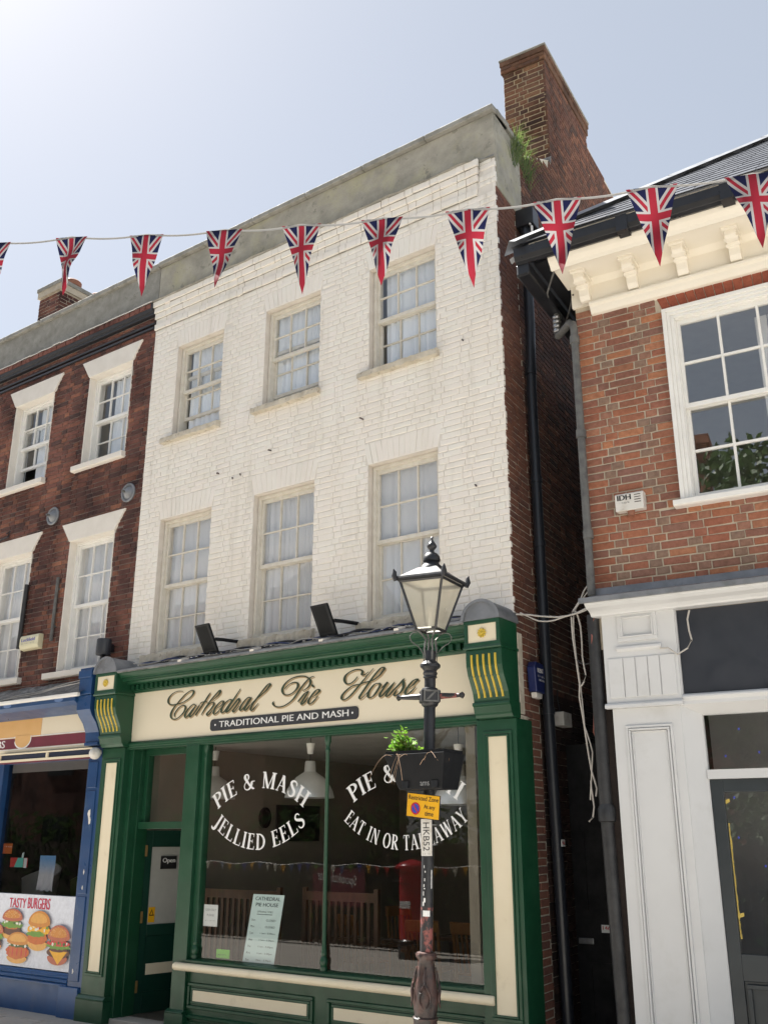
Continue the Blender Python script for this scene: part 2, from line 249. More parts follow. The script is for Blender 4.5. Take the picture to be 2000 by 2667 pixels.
# ------------------------------------------------------------------ mesh helpers
class Frame:
    def __init__(s, o=(0, 0, 0), a=0):
        s.o = Vector(o); s.a = R(a); s.ux = Vector((math.cos(s.a), math.sin(s.a), 0)); s.uy = Vector((-math.sin(s.a), math.cos(s.a), 0))
    def __call__(s, p): return s.o+s.ux*p[0]+s.uy*p[1]+Vector((0, 0, p[2]))
ID = Frame()
OFF = {}
class MB:
    def __init__(s, fr=ID): s.v = []; s.f = []; s.m = []; s.r = []; s.fr = fr
    def add(s, vs, fs, m=0, r=0.):
        n = len(s.v); s.v += [s.fr(p) for p in vs]
        for f in fs: s.f.append([i+n for i in f]); s.m.append(m); s.r.append(r)
        return s
    def box(s, x0, x1, y0, y1, z0, z1, m=0, r=0.):
        return s.add([(x, y, z) for z in (z0, z1) for y in (y0, y1) for x in (x0, x1)],
                     [(0, 2, 3, 1), (4, 5, 7, 6), (0, 1, 5, 4), (2, 6, 7, 3), (0, 4, 6, 2), (1, 3, 7, 5)], m, r)
    def _pr(s, a, b, m):
        n = len(a); s.add(a+b, [list(range(n))[::-1], [n+i for i in range(n)]]+[(i, (i+1) % n, n+(i+1) % n, n+i) for i in range(n)], m); return s
    def px(s, prof, x0, x1, m=0): return s._pr([(x0, y, z) for y, z in prof], [(x1, y, z) for y, z in prof], m)
    def py(s, poly, y0, y1, m=0): return s._pr([(x, y0, z) for x, z in poly], [(x, y1, z) for x, z in poly], m)
    def pz(s, poly, z0, z1, m=0): return s._pr([(x, y, z0) for x, y in poly], [(x, y, z1) for x, y in poly], m)
    def poly(s, pts, y, m=0): return s.add([(x, y, z) for x, z in pts], [list(range(len(pts)))], m)
    def tube(s, pts, r, n=8, m=0, rr=None):
        pts = [Vector(p) for p in pts]; vs = []; k = len(pts)
        for i, p in enumerate(pts):
            d = (pts[min(i+1, k-1)]-pts[max(i-1, 0)]).normalized()
            a = d.cross(Vector((0, 0, 1)) if abs(d.z) < .9 else Vector((1, 0, 0))).normalized(); b = d.cross(a)
            q = rr[i] if rr else r
            vs += [tuple(p+a*(q*math.cos(2*math.pi*j/n))+b*(q*math.sin(2*math.pi*j/n))) for j in range(n)]
        fs = [(i*n+j, i*n+(j+1) % n, (i+1)*n+(j+1) % n, (i+1)*n+j) for i in range(k-1) for j in range(n)]
        fs += [list(range(n))[::-1], [(k-1)*n+j for j in range(n)]]
        return s.add(vs, fs, m)
    def lathe(s, prof, c=(0, 0), n=20, m=0, flute=None):
        vs = []; k = len(prof)
        for i, (r_, z) in enumerate(prof):
            for j in range(n):
                q = r_*(1+(flute(z, j) if flute else 0)); t = 2*math.pi*j/n
                vs.append((c[0]+q*math.cos(t), c[1]+q*math.sin(t), z))
        fs = [(i*n+j, i*n+(j+1) % n, (i+1)*n+(j+1) % n, (i+1)*n+j) for i in range(k-1) for j in range(n)]
        fs += [list(range(n))[::-1], [(k-1)*n+j for j in range(n)]]
        return s.add(vs, fs, m)
    def build(s, name, mats, parent=None, smooth=False, bev=0, kind=None, recalc=True, label=None):
        off = OFF.get(parent.name, Vector()) if parent else Vector()
        me = bpy.data.meshes.new(name); me.from_pydata([tuple(v-off) for v in s.v], [], s.f)
        if not isinstance(mats, (list, tuple)): mats = [mats]
        for q in mats: me.materials.append(M[q])
        me.polygons.foreach_set('material_index', s.m)
        if any(s.r): at = me.attributes.new('rnd', 'FLOAT', 'FACE'); at.data.foreach_set('value', s.r)
        if recalc:
            bm = bmesh.new(); bm.from_mesh(me); bmesh.ops.recalc_face_normals(bm, faces=bm.faces); bm.to_mesh(me); bm.free()
        if smooth: me.polygons.foreach_set('use_smooth', [True]*len(me.polygons))
        o = bpy.data.objects.new(name, me); col.objects.link(o)
        if parent: o.parent = parent; OFF[o.name] = off
        if smooth:
            md = o.modifiers.new('es', 'EDGE_SPLIT'); md.split_angle = R(38)
        if bev: md = o.modifiers.new('bevel', 'BEVEL'); md.width = bev; md.segments = 2; md.limit_method = 'ANGLE'
        if kind: o['kind'] = kind
        if label: o['label'] = label
        return o
def thing(name, label, cat, loc=(0, 0, 0), group=None):
    o = bpy.data.objects.new(name, None); col.objects.link(o); o.location = loc; o['label'] = label; o['category'] = cat
    o.empty_display_size = .1
    if group: o['group'] = group
    OFF[o.name] = Vector(loc); return o
def tag(o, label, cat, group=None):
    o['label'] = label; o['category'] = cat
    if group: o['group'] = group
    return o
def struct(o): o['kind'] = 'structure'; return o
def proj(p):
    d = Vector(p)-CP; k = d.dot(CF)
    return (.5+1.25684*d.dot(CR)/k, .5-.94251*d.dot(CU)/k, k) if k > .1 else (9, 9, 1)

def subtract(rects, h):
    out = []
    for (a, b, c, d) in rects:
        x0, x1, z0, z1 = max(a, h[0]), min(b, h[1]), max(c, h[2]), min(d, h[3])
        if x0 >= x1 or z0 >= z1: out.append((a, b, c, d)); continue
        if c < z0: out.append((a, b, c, z0))
        if z1 < d: out.append((a, b, z1, d))
        if a < x0: out.append((a, x0, z0, z1))
        if x1 < b: out.append((x1, b, z0, z1))
    return out
def wall_slab(parent, fr, rect, holes, y0, y1, mat, name='wall'):
    mb = MB(fr); zs = sorted({rect[2], rect[3]}|{z for h in holes for z in h[2:] if rect[2] < z < rect[3]})
    for a, b in zip(zs, zs[1:]):
        segs = [(rect[0], rect[1], a, b)]
        for h in holes: segs = subtract(segs, h)
        for q in segs: mb.box(q[0], q[1], y0, y1, q[2], q[3])
    return mb.build(name, mat, parent)
_bm = {}
def brick_mesh(wd, h, mat, proud, ch, var):
    key = (round(wd, 2), round(h, 3), mat, proud, var)
    if key in _bm: return _bm[key]
    mb = MB(); bq(mb, [(-wd/2, -h/2), (wd/2, -h/2), (wd/2, h/2), (-wd/2, h/2)], proud, ch, random.Random(var*31+int(wd*1000)))
    me = bpy.data.meshes.new('brick'); me.from_pydata([tuple(v) for v in mb.v], [], mb.f); me.materials.append(M[mat]); _bm[key] = me
    return me
def bq(mb, q, proud, ch, rg=random, m=0, r=0.):
    """one brick from four corners (x, z): back rim in the mortar, front face inset by the arris"""
    cx = sum(p[0] for p in q)/4; cz = sum(p[1] for p in q)/4; j = ch*.45
    back = [(x+rg.uniform(-j, j), .03, z+rg.uniform(-j, j)) for x, z in q]
    mid = [(b[0], proud*.55*rg.uniform(.6, 1.4), b[2]) for b in back]
    t = rg.uniform(-.25, .25)*proud
    fr = []
    for (x, y, z) in back:
        dx, dz = cx-x, cz-z
        fr.append((x+math.copysign(min(ch*rg.uniform(.7, 1.5), abs(dx)*.6), dx), t*rg.uniform(.3, 1), z+math.copysign(min(ch*rg.uniform(.7, 1.5), abs(dz)*.6), dz)))
    fs = [(8, 9, 10, 11)]
    for i in range(4): k = (i+1) % 4; fs += [(i, k, 4+k, 4+i), (4+i, 4+k, 8+k, 8+i)]
    mb.add(back+mid+fr, fs, m, r)
def bricks(parent, fr, rect, holes, mat, course=.066, L=.215, H=.103, mort=.010, proud=.007, ch=.006, nmax=300, extra=(), yoff=0., hdr=None, keep=None, wob=.002, bond='flemish'):
    f2 = Frame(fr.o+fr.uy*yoff, math.degrees(fr.a)); lst = []; z = rect[2]; row = 0; per = L+H+2*mort
    while z < rect[3]-.02:
        z1 = min(z+course-mort, rect[3]); x = rect[0]-(per/2 if row % 2 else 0)-random.uniform(0, .03); k = row % 2
        while x < rect[1]:
            wd = (L if k % 2 == 0 else H)*random.uniform(.96, 1.04)
            ish = k % 2
            pcs = [(max(x, rect[0]), min(x+wd, rect[1]), z+random.uniform(-wob, wob), z1+random.uniform(-wob, wob))]
            for h in holes: pcs = subtract(pcs, h)
            for q in pcs:
                if q[1]-q[0] > .025 and q[3]-q[2] > .022 and (keep is None or keep(q)): lst.append(([(q[0], q[2]), (q[1], q[2]), (q[1], q[3]), (q[0], q[3])], ish, True))
            x += wd+mort; k += 1
        z += course; row += 1
    lst += [(q, 0, False) for q in extra]
    sc_ = []
    for i, (q, ish, rc) in enumerate(lst):
        cx = sum(p[0] for p in q)/4; cz = sum(p[1] for p in q)/4
        u, v, d = proj(f2((cx, 0, cz))); inn = -.01 < u < 1.01 and -.01 < v < 1.01
        vd = (f2((cx, 0, cz))-CP).normalized(); face = max(0, -vd.dot(-f2.uy))
        sc_.append(((q[1][0]-q[0][0])*(q[2][1]-q[1][1])/d/d*abs(vd.dot(f2.uy)) if inn else 0, i))
    sc_.sort(reverse=True); top = {i for s_, i in sc_[:nmax] if s_ > 0}
    rest = MB(f2); off = OFF[parent.name]
    for i, (q, ish, rc) in enumerate(lst):
        mt = hdr if (hdr and ish and random.random() < .72) else mat
        if i in top and rc:
            cx = (q[0][0]+q[1][0])/2; cz = (q[0][1]+q[2][1])/2
            o = bpy.data.objects.new('brick', brick_mesh(q[1][0]-q[0][0], q[2][1]-q[0][1], mt, proud, ch, random.randrange(4))); col.objects.link(o)
            o.parent = parent; o.location = f2((cx, 0, cz))-off; o.rotation_euler.z = f2.a
        elif i in top:
            b = MB(f2); bq(b, q, proud, ch); b.build('brick', mt, parent, recalc=False)
        else:
            bq(rest, q, proud, ch, random, 1 if mt != mat else 0, random.random()*.98+.01)
    if rest.v:
        o = rest.build('brickwork', [mat]+([hdr] if hdr else []), parent, kind='stuff', recalc=False)
        return o
def arch_bricks(x0, x1, z0, z1, n, splay, g=.006):
    """voussoirs of a flat gauged arch: quads (x, z)"""
    out = []
    for i in range(n):
        a, b = i/n, (i+1)/n
        bx0, bx1 = x0+(x1-x0)*a, x0+(x1-x0)*b
        tx0, tx1 = x0-splay+(x1-x0+2*splay)*a, x0-splay+(x1-x0+2*splay)*b
        out.append([(bx0+g/2, z0), (bx1-g/2, z0), (tx1-g/2, z1), (tx0+g/2, z1)])
    return out

def sash(parent, fr, x0, x1, z0, z1, y, cols, rows, fm, gm, meet=.5, lift=0., fw=.055, bar=.018, sfw=.035):
    """a double-hung sash window: box frame, two sashes with glazing bars, one pane object per light"""
    mb = MB(fr)
    mb.box(x0, x0+fw, y, y+.14, z0, z1).box(x1-fw, x1, y, y+.14, z0, z1).box(x0+fw, x1-fw, y, y+.14, z1-fw, z1).box(x0+fw, x1-fw, y, y+.14, z0, z0+fw*.7)
    wn = mb.build('window', fm, parent, bev=.003)
    a, b = x0+fw, x1-fw; c, d = z0+fw*.7, z1-fw; zm = c+(d-c)*meet
    for nm, y0, za, zb, lf in (('upper_sash', y+.03, zm-.02, d, 0), ('lower_sash', y+.075, c, zm+.02, lift)):
        za += lf; zb += lf; s_ = MB(fr); t = .04
        s_.box(a, a+sfw, y0, y0+t, za, zb).box(b-sfw, b, y0, y0+t, za, zb).box(a+sfw, b-sfw, y0, y0+t, za, za+.042).box(a+sfw, b-sfw, y0, y0+t, zb-.042, zb)
        ga, gb, gc, gd = a+sfw, b-sfw, za+.042, zb-.042
        for i in range(1, cols): q = ga+(gb-ga)*i/cols; s_.box(q-bar/2, q+bar/2, y0+.004, y0+t-.004, gc, gd)
        for i in range(1, rows): q = gc+(gd-gc)*i/rows; s_.box(ga, gb, y0+.006, y0+t-.006, q-bar/2, q+bar/2)
        s_.build(nm, fm, wn, bev=.0025)
        for i in range(cols):
            for k in range(rows):
                p0, p1 = ga+(gb-ga)*i/cols, ga+(gb-ga)*(i+1)/cols; r0, r1 = gc+(gd-gc)*k/rows, gc+(gd-gc)*(k+1)/rows
                e = [random.uniform(-.0012, .0012) for _ in range(3)]; yy = y0+.022
                MB(fr).add([(p0, yy+e[0], r0), (p1, yy+e[1], r0), (p1, yy+e[1]+e[2]-e[0], r1), (p0, yy+e[2], r1)], [(0, 1, 2, 3)]).build('pane', gm, wn, recalc=False)
    return wn
def curtain(fr, x0, x1, z0, z1, y, mat, label, amp=.02, folds=9, gap=None, group='net curtains'):
    mb = MB(fr); n = folds*8; ph = random.uniform(0, 6)
    for a, b in ([(x0, x1)] if not gap else [(x0, gap[0]), (gap[1], x1)]):
        vs = []; k = max(8, int(n*(b-a)/(x1-x0)))
        for i in range(k+1):
            t = i/k; x = a+(b-a)*t; wv = math.sin(ph+(x-x0)/(x1-x0)*folds*6.28+1.3*math.sin(3*x*7))
            vs += [(x+random.uniform(-.002, .002), y+amp*wv, z0), (x, y+amp*.55*wv, z1)]
        mb.add(vs, [(2*i, 2*i+2, 2*i+3, 2*i+1) for i in range(k)])
    return tag(mb.build('curtain', mat, None, smooth=True, recalc=False), label, 'curtain', group)

# ------------------------------------------------------------------ lettering helpers
def font_polys(txt):
    cu = bpy.data.curves.new('t', 'FONT'); cu.body = txt; cu.resolution_u = 3; ob = bpy.data.objects.new('t', cu); col.objects.link(ob)
    dg = bpy.context.evaluated_depsgraph_get(); me = bpy.data.meshes.new_from_object(ob.evaluated_get(dg))
    vs = [(v.co.x, v.co.y) for v in me.vertices]; fs = [list(p.vertices) for p in me.polygons]
    bpy.data.objects.remove(ob); bpy.data.curves.remove(cu); bpy.data.meshes.remove(me); return vs, fs
def text(mb, txt, x0, x1, z0, z1, y, m=0, bold=0., fn=None):
    vs, fs = font_polys(txt); xs = [v[0] for v in vs]; zs = [v[1] for v in vs]
    ax, bx, az, bz = min(xs), max(xs), min(zs), max(zs)
    if fn is None: fn = lambda u, v: (x0+(x1-x0)*u, y, z0+(z1-z0)*v)
    for k in range(1 if not bold else 3):
        o = (k-1)*bold if bold else 0
        P = [fn((v[0]-ax)/(bx-ax), (v[1]-az)/(bz-az)) for v in vs]
        mb.add([(p[0]+o, p[1]-.0003*k, p[2]) for p in P], fs, m)
    return mb
def scribble(mb, x0, x1, z0, z1, y, m=0):
    """print too small to read in the photograph: a row of letter-sized marks"""
    x = x0; h = z1-z0
    while x < x1-.2*h:
        w_ = h*random.uniform(.3, .75)
        if random.random() < .86:
            k = random.random()
            if k < .5: mb.add([(x, y, z0), (x+h*.18, y, z0), (x+h*.18, y, z1), (x, y, z1)], [(0, 1, 2, 3)], m)
            mb.add([(x+h*.18, y, z0+h*k*.7), (x+w_, y, z0+h*k*.7), (x+w_, y, z0+h*(k*.7+.28)), (x+h*.18, y, z0+h*(k*.7+.28))], [(0, 1, 2, 3)], m)
        x += w_+h*.18
    return mb
def catmull(pts, n=6):
    P = [pts[0]]+list(pts)+[pts[-1]]; out = []
    for i in range(1, len(P)-2):
        for k in range(n):
            t = k/n; a, b, c, d = P[i-1], P[i], P[i+1], P[i+2]
            out.append(tuple(.5*((2*b[j])+(-a[j]+c[j])*t+(2*a[j]-5*b[j]+4*c[j]-d[j])*t*t+(-a[j]+3*b[j]-3*c[j]+d[j])*t**3) for j in (0, 1)))
    out.append(tuple(pts[-1])); return out
def ribbon(pts, wf):
    """variable-width stroke; wf(direction, t) gives the width"""
    L, Rr = [], []
    for i, p in enumerate(pts):
        a, b = pts[max(i-1, 0)], pts[min(i+1, len(pts)-1)]; dx, dz = b[0]-a[0], b[1]-a[1]; l = math.hypot(dx, dz) or 1; dx /= l; dz /= l
        h = wf((dx, dz), i/(len(pts)-1))/2; L.append((p[0]-dz*h, p[1]+dx*h)); Rr.append((p[0]+dz*h, p[1]-dx*h))
    return [[L[i], Rr[i], Rr[i+1], L[i+1]] for i in range(len(pts)-1)]
TK, TN, SF, SE = .178, .066, .056, .075
def glyph(c):
    P = []
    def rc(a, b, c_, d): P.append([(a, c_), (b, c_), (b, d), (a, d)])
    def st(x, y0=0, y1=1, w_=TK, s0=1, s1=1):
        rc(x-w_/2, x+w_/2, y0, y1)
        if s0: rc(x-w_/2-SE, x+w_/2+SE, y0, y0+SF)
        if s1: rc(x-w_/2-SE, x+w_/2+SE, y1-SF, y1)
    def ln(x0, y0, x1, y1, w_):
        l = math.hypot(x1-x0, y1-y0); k = w_/2*l/max(abs(y1-y0), .2); P.append([(x0-k, y0), (x0+k, y0), (x1+k, y1), (x1-k, y1)])
    def tip(x, y0, y1): P.append([(x-.02, y0), (x+.03, y0), (x+.05, y1), (x+.01, y1)])
    def arc(cx, cy, rx, ry, a0, a1, th=TK, tn=TN, n=14):
        pts = [(cx+rx*math.cos(R(a0+(a1-a0)*i/n)), cy+ry*math.sin(R(a0+(a1-a0)*i/n))) for i in range(n+1)]
        P.extend(ribbon(pts, lambda d, t: tn+(th-tn)*abs(d[1])**1.6))
    def cur(pts, wf): P.extend(ribbon(catmull(pts, 5), wf))
    if c == 'I': st(.18); return P, .36
    if c == 'L': st(.18); rc(.18, .62, 0, SF); tip(.6, 0, .24); return P, .68
    if c == 'E':
        st(.18); rc(.18, .58, 1-SF, 1); rc(.18, .48, .49, .49+SF); rc(.18, .62, 0, SF); tip(.6, 0, .23); P.append([(.55, .78), (.59, .78), (.6, 1), (.54, 1)]); P.append([(.46, .4), (.49, .4), (.49, .64), (.46, .64)]); return P, .68
    if c == 'J': rc(.2, .2+TK, .02, 1); rc(.2-SE, .2+TK+SE, 1-SF, 1); cur([(.2+TK/2, .1), (.26, -.1), (.14, -.2), (.03, -.16), (.02, -.1)], lambda d, t: TK*(1-t)*.9+.06); return P, .44
    if c == 'D': st(.18); arc(.24, .5, .5, .47, 90, -90); rc(.18, .3, 1-SF, 1); rc(.18, .3, 0, SF); return P, .84
    if c in 'PR':
        st(.18); arc(.26, .735, .33, .235, 90, -90); rc(.18, .28, 1-SF, 1); rc(.18, .28, .47, .47+SF)
        if c == 'R': ln(.66, 0, .36, .5, TK*.95); rc(.56, .8, 0, SF); return P, .78
        return P, .64
    if c == 'H': st(.18); st(.7); rc(.18, .7, .48, .48+SF); return P, .88
    if c == 'M': st(.15, w_=TN); st(.87); ln(.5, 0, .17, 1, TK*.95); ln(.48, 0, .84, 1, TN); return P, 1.04
    if c == 'A': ln(.1, 0, .4, 1, TN); ln(.7, 0, .4, 1, TK); rc(.2, .6, .32, .32+SF); rc(0, .22, 0, SF); rc(.52, .86, 0, SF); return P, .84
    if c == 'N': st(.16, w_=TN); ln(.74, 0, .2, 1, TK); rc(.74-TN/2, .74+TN/2, 0, 1); rc(.64, .84, 1-SF, 1); return P, .88
    if c == 'O': arc(.42, .5, .34, .475, 0, 360, n=28); return P, .86
    if c == 'T': st(.36, s1=0); rc(.04, .68, 1-SF, 1); tip(.03, .78, 1); tip(.64, .78, 1); return P, .74
    if c == 'K': st(.18); ln(.3, .46, .64, 1, TN); ln(.72, 0, .36, .56, TK); rc(.54, .76, 1-SF, 1); rc(.58, .86, 0, SF); return P, .84
    if c == 'W': ln(.36, 0, .12, 1, TK); ln(.36, 0, .58, 1, TN); ln(.8, 0, .56, 1, TK); ln(.8, 0, 1.02, 1, TN); rc(0, .26, 1-SF, 1); rc(.46, .68, 1-SF, 1); rc(.92, 1.12, 1-SF, 1); return P, 1.12
    if c == 'Y': st(.4, 0, .5, s1=0); ln(.4, .45, .1, 1, TK*.95); ln(.41, .45, .68, 1, TN); rc(0, .24, 1-SF, 1); rc(.58, .8, 1-SF, 1); return P, .78
    if c == 'S': cur([(.5, .76), (.46, .9), (.3, .97), (.13, .87), (.12, .72), (.28, .56), (.46, .42), (.52, .27), (.43, .08), (.25, .02), (.1, .12), (.07, .27)], lambda d, t: TN+(TK-TN)*math.sin(math.pi*t)**2.2); return P, .6
    if c == '&': cur([(.82, .46), (.7, .44), (.62, .22), (.42, .03), (.2, .05), (.08, .22), (.16, .42), (.38, .6), (.48, .78), (.4, .95), (.26, .93), (.22, .76), (.36, .5), (.58, .2), (.78, .02), (.88, .04)], lambda d, t: TN+(TK-TN)*(max(0, -d[1])**1.2 if t > .6 or t < .5 else .3)); rc(.66, .92, .44, .44+SF); return P, .92
    return P, .38
def arc_text(mb, txt, cx, cz, Rb, half, cap, y, up, m=0):
    """serif capitals on an arc: centre (cx, cz), baseline radius Rb, half-angle in degrees"""
    gl = [glyph(c) for c in txt]; gap = .09; tot = sum(g[1] for g in gl)+gap*(len(gl)-1); s_ = 0; k = 2*R(half)/tot; n = 0
    out = [mb]
    for c, (P, ad) in zip(txt, gl):
        if c == ' ': out.append(MB()); mb = out[-1]
        for q in P:
            pts = []
            for (x, z) in q:
                th = (s_+x)*k-R(half); r_ = Rb+(z*cap if up else -z*cap)
                pts.append((cx+r_*math.sin(th), cz+(r_*math.cos(th) if up else -r_*math.cos(th))))
            mb.poly(pts, y-.00002*n, m); n += 1
        s_ += ad+gap
    return out

# ================================================================== ground
g = MB(); g.add([(-120, -120, -.14), (120, -120, -.14), (120, 120, -.14), (-120, 120, -.14)], [(0, 1, 2, 3)])
struct(g.build('ground', 'road'))
pv = MB(); pv.box(-24, 12, -2.62, .6, -.13, .018); pave = struct(pv.build('pavement', 'road')); OFF[pave.name] = Vector()
slabs = {}
y = 0.25; row = 0
while y > -2.5:
    dy = (.6, .75, .52)[row % 3]; x = -14.2-(.3 if row % 2 else 0)
    while x < -1.5:
        dx = (.75, .9, .6, 1.05)[random.randrange(4)]
        key = (dx, dy, random.randrange(2))
        if key not in slabs:
            b = MB(); q = [(-dx/2+.006, -dy/2+.006), (dx/2-.006, -dy/2+.006), (dx/2-.006, dy/2-.006), (-dx/2+.006, dy/2-.006)]; k = .008
            b.add([(p[0], p[1], -.03) for p in q]+[(p[0], p[1], .006) for p in q]+[(p[0]*(1-k/dx*2), p[1]*(1-k/dy*2), .012) for p in q], [(8, 9, 10, 11)]+[f for i in range(4) for f in ((i, (i+1) % 4, 4+(i+1) % 4, 4+i), (4+i, 4+(i+1) % 4, 8+(i+1) % 4, 8+i))])
            me = bpy.data.meshes.new('slab'); me.from_pydata([tuple(v) for v in b.v], [], b.f); me.materials.append(M['stone']); slabs[key] = me
        o = bpy.data.objects.new('paving_slab', slabs[key]); col.objects.link(o); o.parent = pave; o.location = (x+dx/2, y-dy/2, .02+random.uniform(-.002, .003)); o.rotation_euler = (random.uniform(-.004, .004), random.uniform(-.004, .004), 0)
        x += dx
    y -= dy; row += 1
kb = MB()
for i in range(30): kb.box(-20+i*.9, -20+i*.9+.89, -2.78, -2.63, -.13, .02)
struct(kb.build('kerb', 'kerb', bev=.012))

# ================================================================== white painted house
XL, XR = -9.23, -4.0
H1 = thing('terraced_house', 'three storey house of white painted brick above the green pie shop', 'house', (-6.6, 0, 0))
WT = [(-8.75, -7.92), (-7.21, -6.354), (-5.647, -4.768)]; WB = [(-8.835, -7.95), (-7.272, -6.376), (-5.647, -4.78)]
ZT, ZB = (6.70, 7.995), (3.93, 5.624)
holes = [(a, b, *ZT) for a, b in WT]+[(a, b, *ZB) for a, b in WB]
wall = wall_slab(H1, ID, (XL, XR-.04, 2.9, 8.79), holes, .008, .24, 'white_joint')
MB().pz([(XR-.041, .008), (XR-.010, .008), (XR-.034, .24), (XR-.041, .24)], 2.9, 8.79).build('corner_quoin', 'white_wall', wall)
arches = []
for a, b in WT: arches += arch_bricks(a, b, ZT[1]+.004, ZT[1]+.245, 13, .06, .0015)
for a, b in WB: arches += arch_bricks(a, b, ZB[1]+.004, ZB[1]+.245, 13, .06, .0015)
hol2 = holes+[(a-.03, b+.03, ZT[1], ZT[1]+.25) for a, b in WT]+[(a-.03, b+.03, ZB[1], ZB[1]+.25) for a, b in WB]
def smooth_patch(q):
    cx, cz = (q[0]+q[1])/2, (q[2]+q[3])/2
    for px_, pz_, rx, rz in ((-4.45, 5.9, .35, .22), (-7.7, 5.75, .3, .12), (-6.1, 5.95, .25, .1), (-4.3, 8.55, .2, .4), (-6.6, 6.1, .5, .07)):
        if ((cx-px_)/rx)**2+((cz-pz_)/rz)**2 < 1 and random.random() < .04: return False
    return random.random() > .002
bricks(wall, ID, (XL+.004, XR-.002, 3.72, 8.38), hol2, 'white_wall', course=.0655, L=.213, H=.102, mort=.006, proud=.008, ch=.0065, extra=[q for q in arches], keep=smooth_patch, wob=.0035)
for z0, z1, yo, xe in ((8.38, 8.455, -.026, -4.22), (8.465, 8.535, -.004, -4.22), (8.545, 8.615, -.03, -4.2), (8.622, 8.70, -.052, -4.19), (8.705, 8.775, -.078, -4.17)):
    MB().box(XL, xe-.01, yo+.022, .012, z0-.004, z1+.006).build('cornice_course', 'coping', wall)
    bricks(wall, ID, (XL+.002, xe, z0, z1+.012), [], 'white_wall', course=.084, L=.215, H=.10, mort=.006, proud=.006, ch=.007, nmax=24, yoff=yo)
bricks(wall, ID, (-4.2, XR, 8.4, 8.78), [], 'white_wall', course=.068, proud=.005, ch=.012, nmax=10, keep=lambda q: random.random() < .45)
fil = MB(); n = 40; vs = []
for i in range(n+1):
    x = XL+(XR+.0-XL)*i/n; e = .09 if x < -4.18 else .0; jz = random.uniform(-.012, .012)
    vs += [(x, -e-.012+random.uniform(-.006, .006), 8.785+jz), (x, .01, 8.83), (x, .01, 8.77)]
for i in range(n): a = 3*i; fil.add([vs[a], vs[a+3], vs[a+4], vs[a+1], vs[a+2], vs[a+5]], [(0, 1, 2, 3), (0, 4, 5, 1)])
fil.build('cement_fillet', 'coping', wall, recalc=False)
MB().pz([(XL, .004), (XR-.003, .004), (XR-.034, .30), (XL, .30)], 8.79, 9.362).build('parapet', 'render', H1, bev=.01)
cp = MB()
for i in range(6): a = XL+i*.876; cp.box(a, min(a+.872, XR+.035), -.05+random.uniform(-.004, .004), .34, 9.362, 9.432+random.uniform(-.004, .004))
cp.build('coping', 'coping', H1, bev=.012)

def aged_sill(x0, x1, z0, z1, y0, mat, rough_=.006):
    mb = MB(); n = 26; vs = []
    for i in range(n+1):
        x = x0+(x1-x0)*i/n; j = lambda k=1: random.uniform(-rough_, rough_)*k
        vs += [(x, .2, z0), (x, y0+j(), z0+j()), (x, y0+j(), z1-.015+j()), (x, y0+.015+j(), z1+j()), (x, .2, z1+.015)]
    fs = [(5*i+k, 5*i+(k+1) % 5, 5*(i+1)+(k+1) % 5, 5*(i+1)+k) for i in range(n) for k in range(5)]+[(0, 1, 2, 3, 4), tuple(5*n+k for k in (4, 3, 2, 1, 0))]
    mb.add(vs, fs); return mb
SIL = [(-8.88, -7.885), (-7.325, -6.316), (-5.755, -4.735)]
nmw = ('left', 'middle', 'right')
for i in range(3):
    for (a, b), (c, d), up in ((WT[i], ZT, 1), (WB[i], ZB, 0)):
        wn = sash(H1, ID, a+.012, b-.012, c+.03, d-.01, .072, 3, 2, 'old_frame', 'glass_old' if up else 'glass', lift=(.21, .1, 0)[i] if up else 0, fw=.036, sfw=.026, bar=.015)
        if up: aged_sill(SIL[i][0], SIL[i][1], 6.632, 6.705, -.075, 'cream_old').build('sill', 'cream_old', wn)
        else: aged_sill(a-.1, b+.06, 3.80, 3.945, -.05, 'cream_old', .014).build('sill', 'cream_old', wn)
        MB().box(a, a+.006, .004, .09, c, d-.001).build('reveal', 'white_reveal', wn); MB().box(a+.006, b-.006, .004, .09, d-.006, d-.001).build('soffit', 'white_reveal', wn)
        nm = '%s %s' % ('top floor' if up else 'first floor', nmw[i])
        if up: curtain(ID, a+.03, b-.03, c+.05, d-.05, .185, 'net', 'white net curtain inside the %s window of the white house' % nm, .018, 8, gap=(a+.03, a+.11) if i != 1 else None)
        else: curtain(ID, a+.03, b-.03, c+.02, d-.05, .185, 'net_grey', 'greyish net curtain inside the %s window of the white house' % nm, (.012, .016, .014)[i], (5, 8, 6)[i])
# side wall along the alley
FS = Frame((XR, 0, 0), 95.4)
def stop(s): return 8.43 if s < .7 else (9.3+(s-.7)*.62 if s < 1.84 else (11.4 if s < 3.5 else 11.42-(s-3.5)*.06))
MB(FS).py([(.03, 0), (9, 0), (9, 11.1), (3.5, 11.42), (1.84, 10.0), (.7, 9.3), (.7, 8.42), (.03, 8.42)], .008, .13).build('side_wall', 'mortar_side', H1)
sw = [o for o in H1.children if o.name.startswith('side_wall')][0]
bricks(sw, FS, (.012, .52, .3, 8.42), [], 'brick_front_side', course=.0655, mort=.011, proud=.002, ch=.003, nmax=120)
bricks(sw, FS, (.53, 3.0, .0, 3.2), [], 'brick_alley_shade', course=.0655, mort=.004, proud=.001, ch=.003, nmax=100)
bricks(sw, FS, (.53, 5.8, 3.2, 11.45), [(1.84, 3.52, 10.0, 12)], 'brick_side', course=.0655, mort=.0135, proud=.0012, ch=.003, nmax=200, keep=lambda q: q[3] < stop((q[0]+q[1])/2))
MB(FS).box(.035, .72, -.006, .24, 8.42, 9.36).build('parapet', 'render', H1, bev=.008)
MB(FS).box(.05, .74, -.04, .34, 9.362, 9.428).build('coping', 'coping', H1, bev=.01)
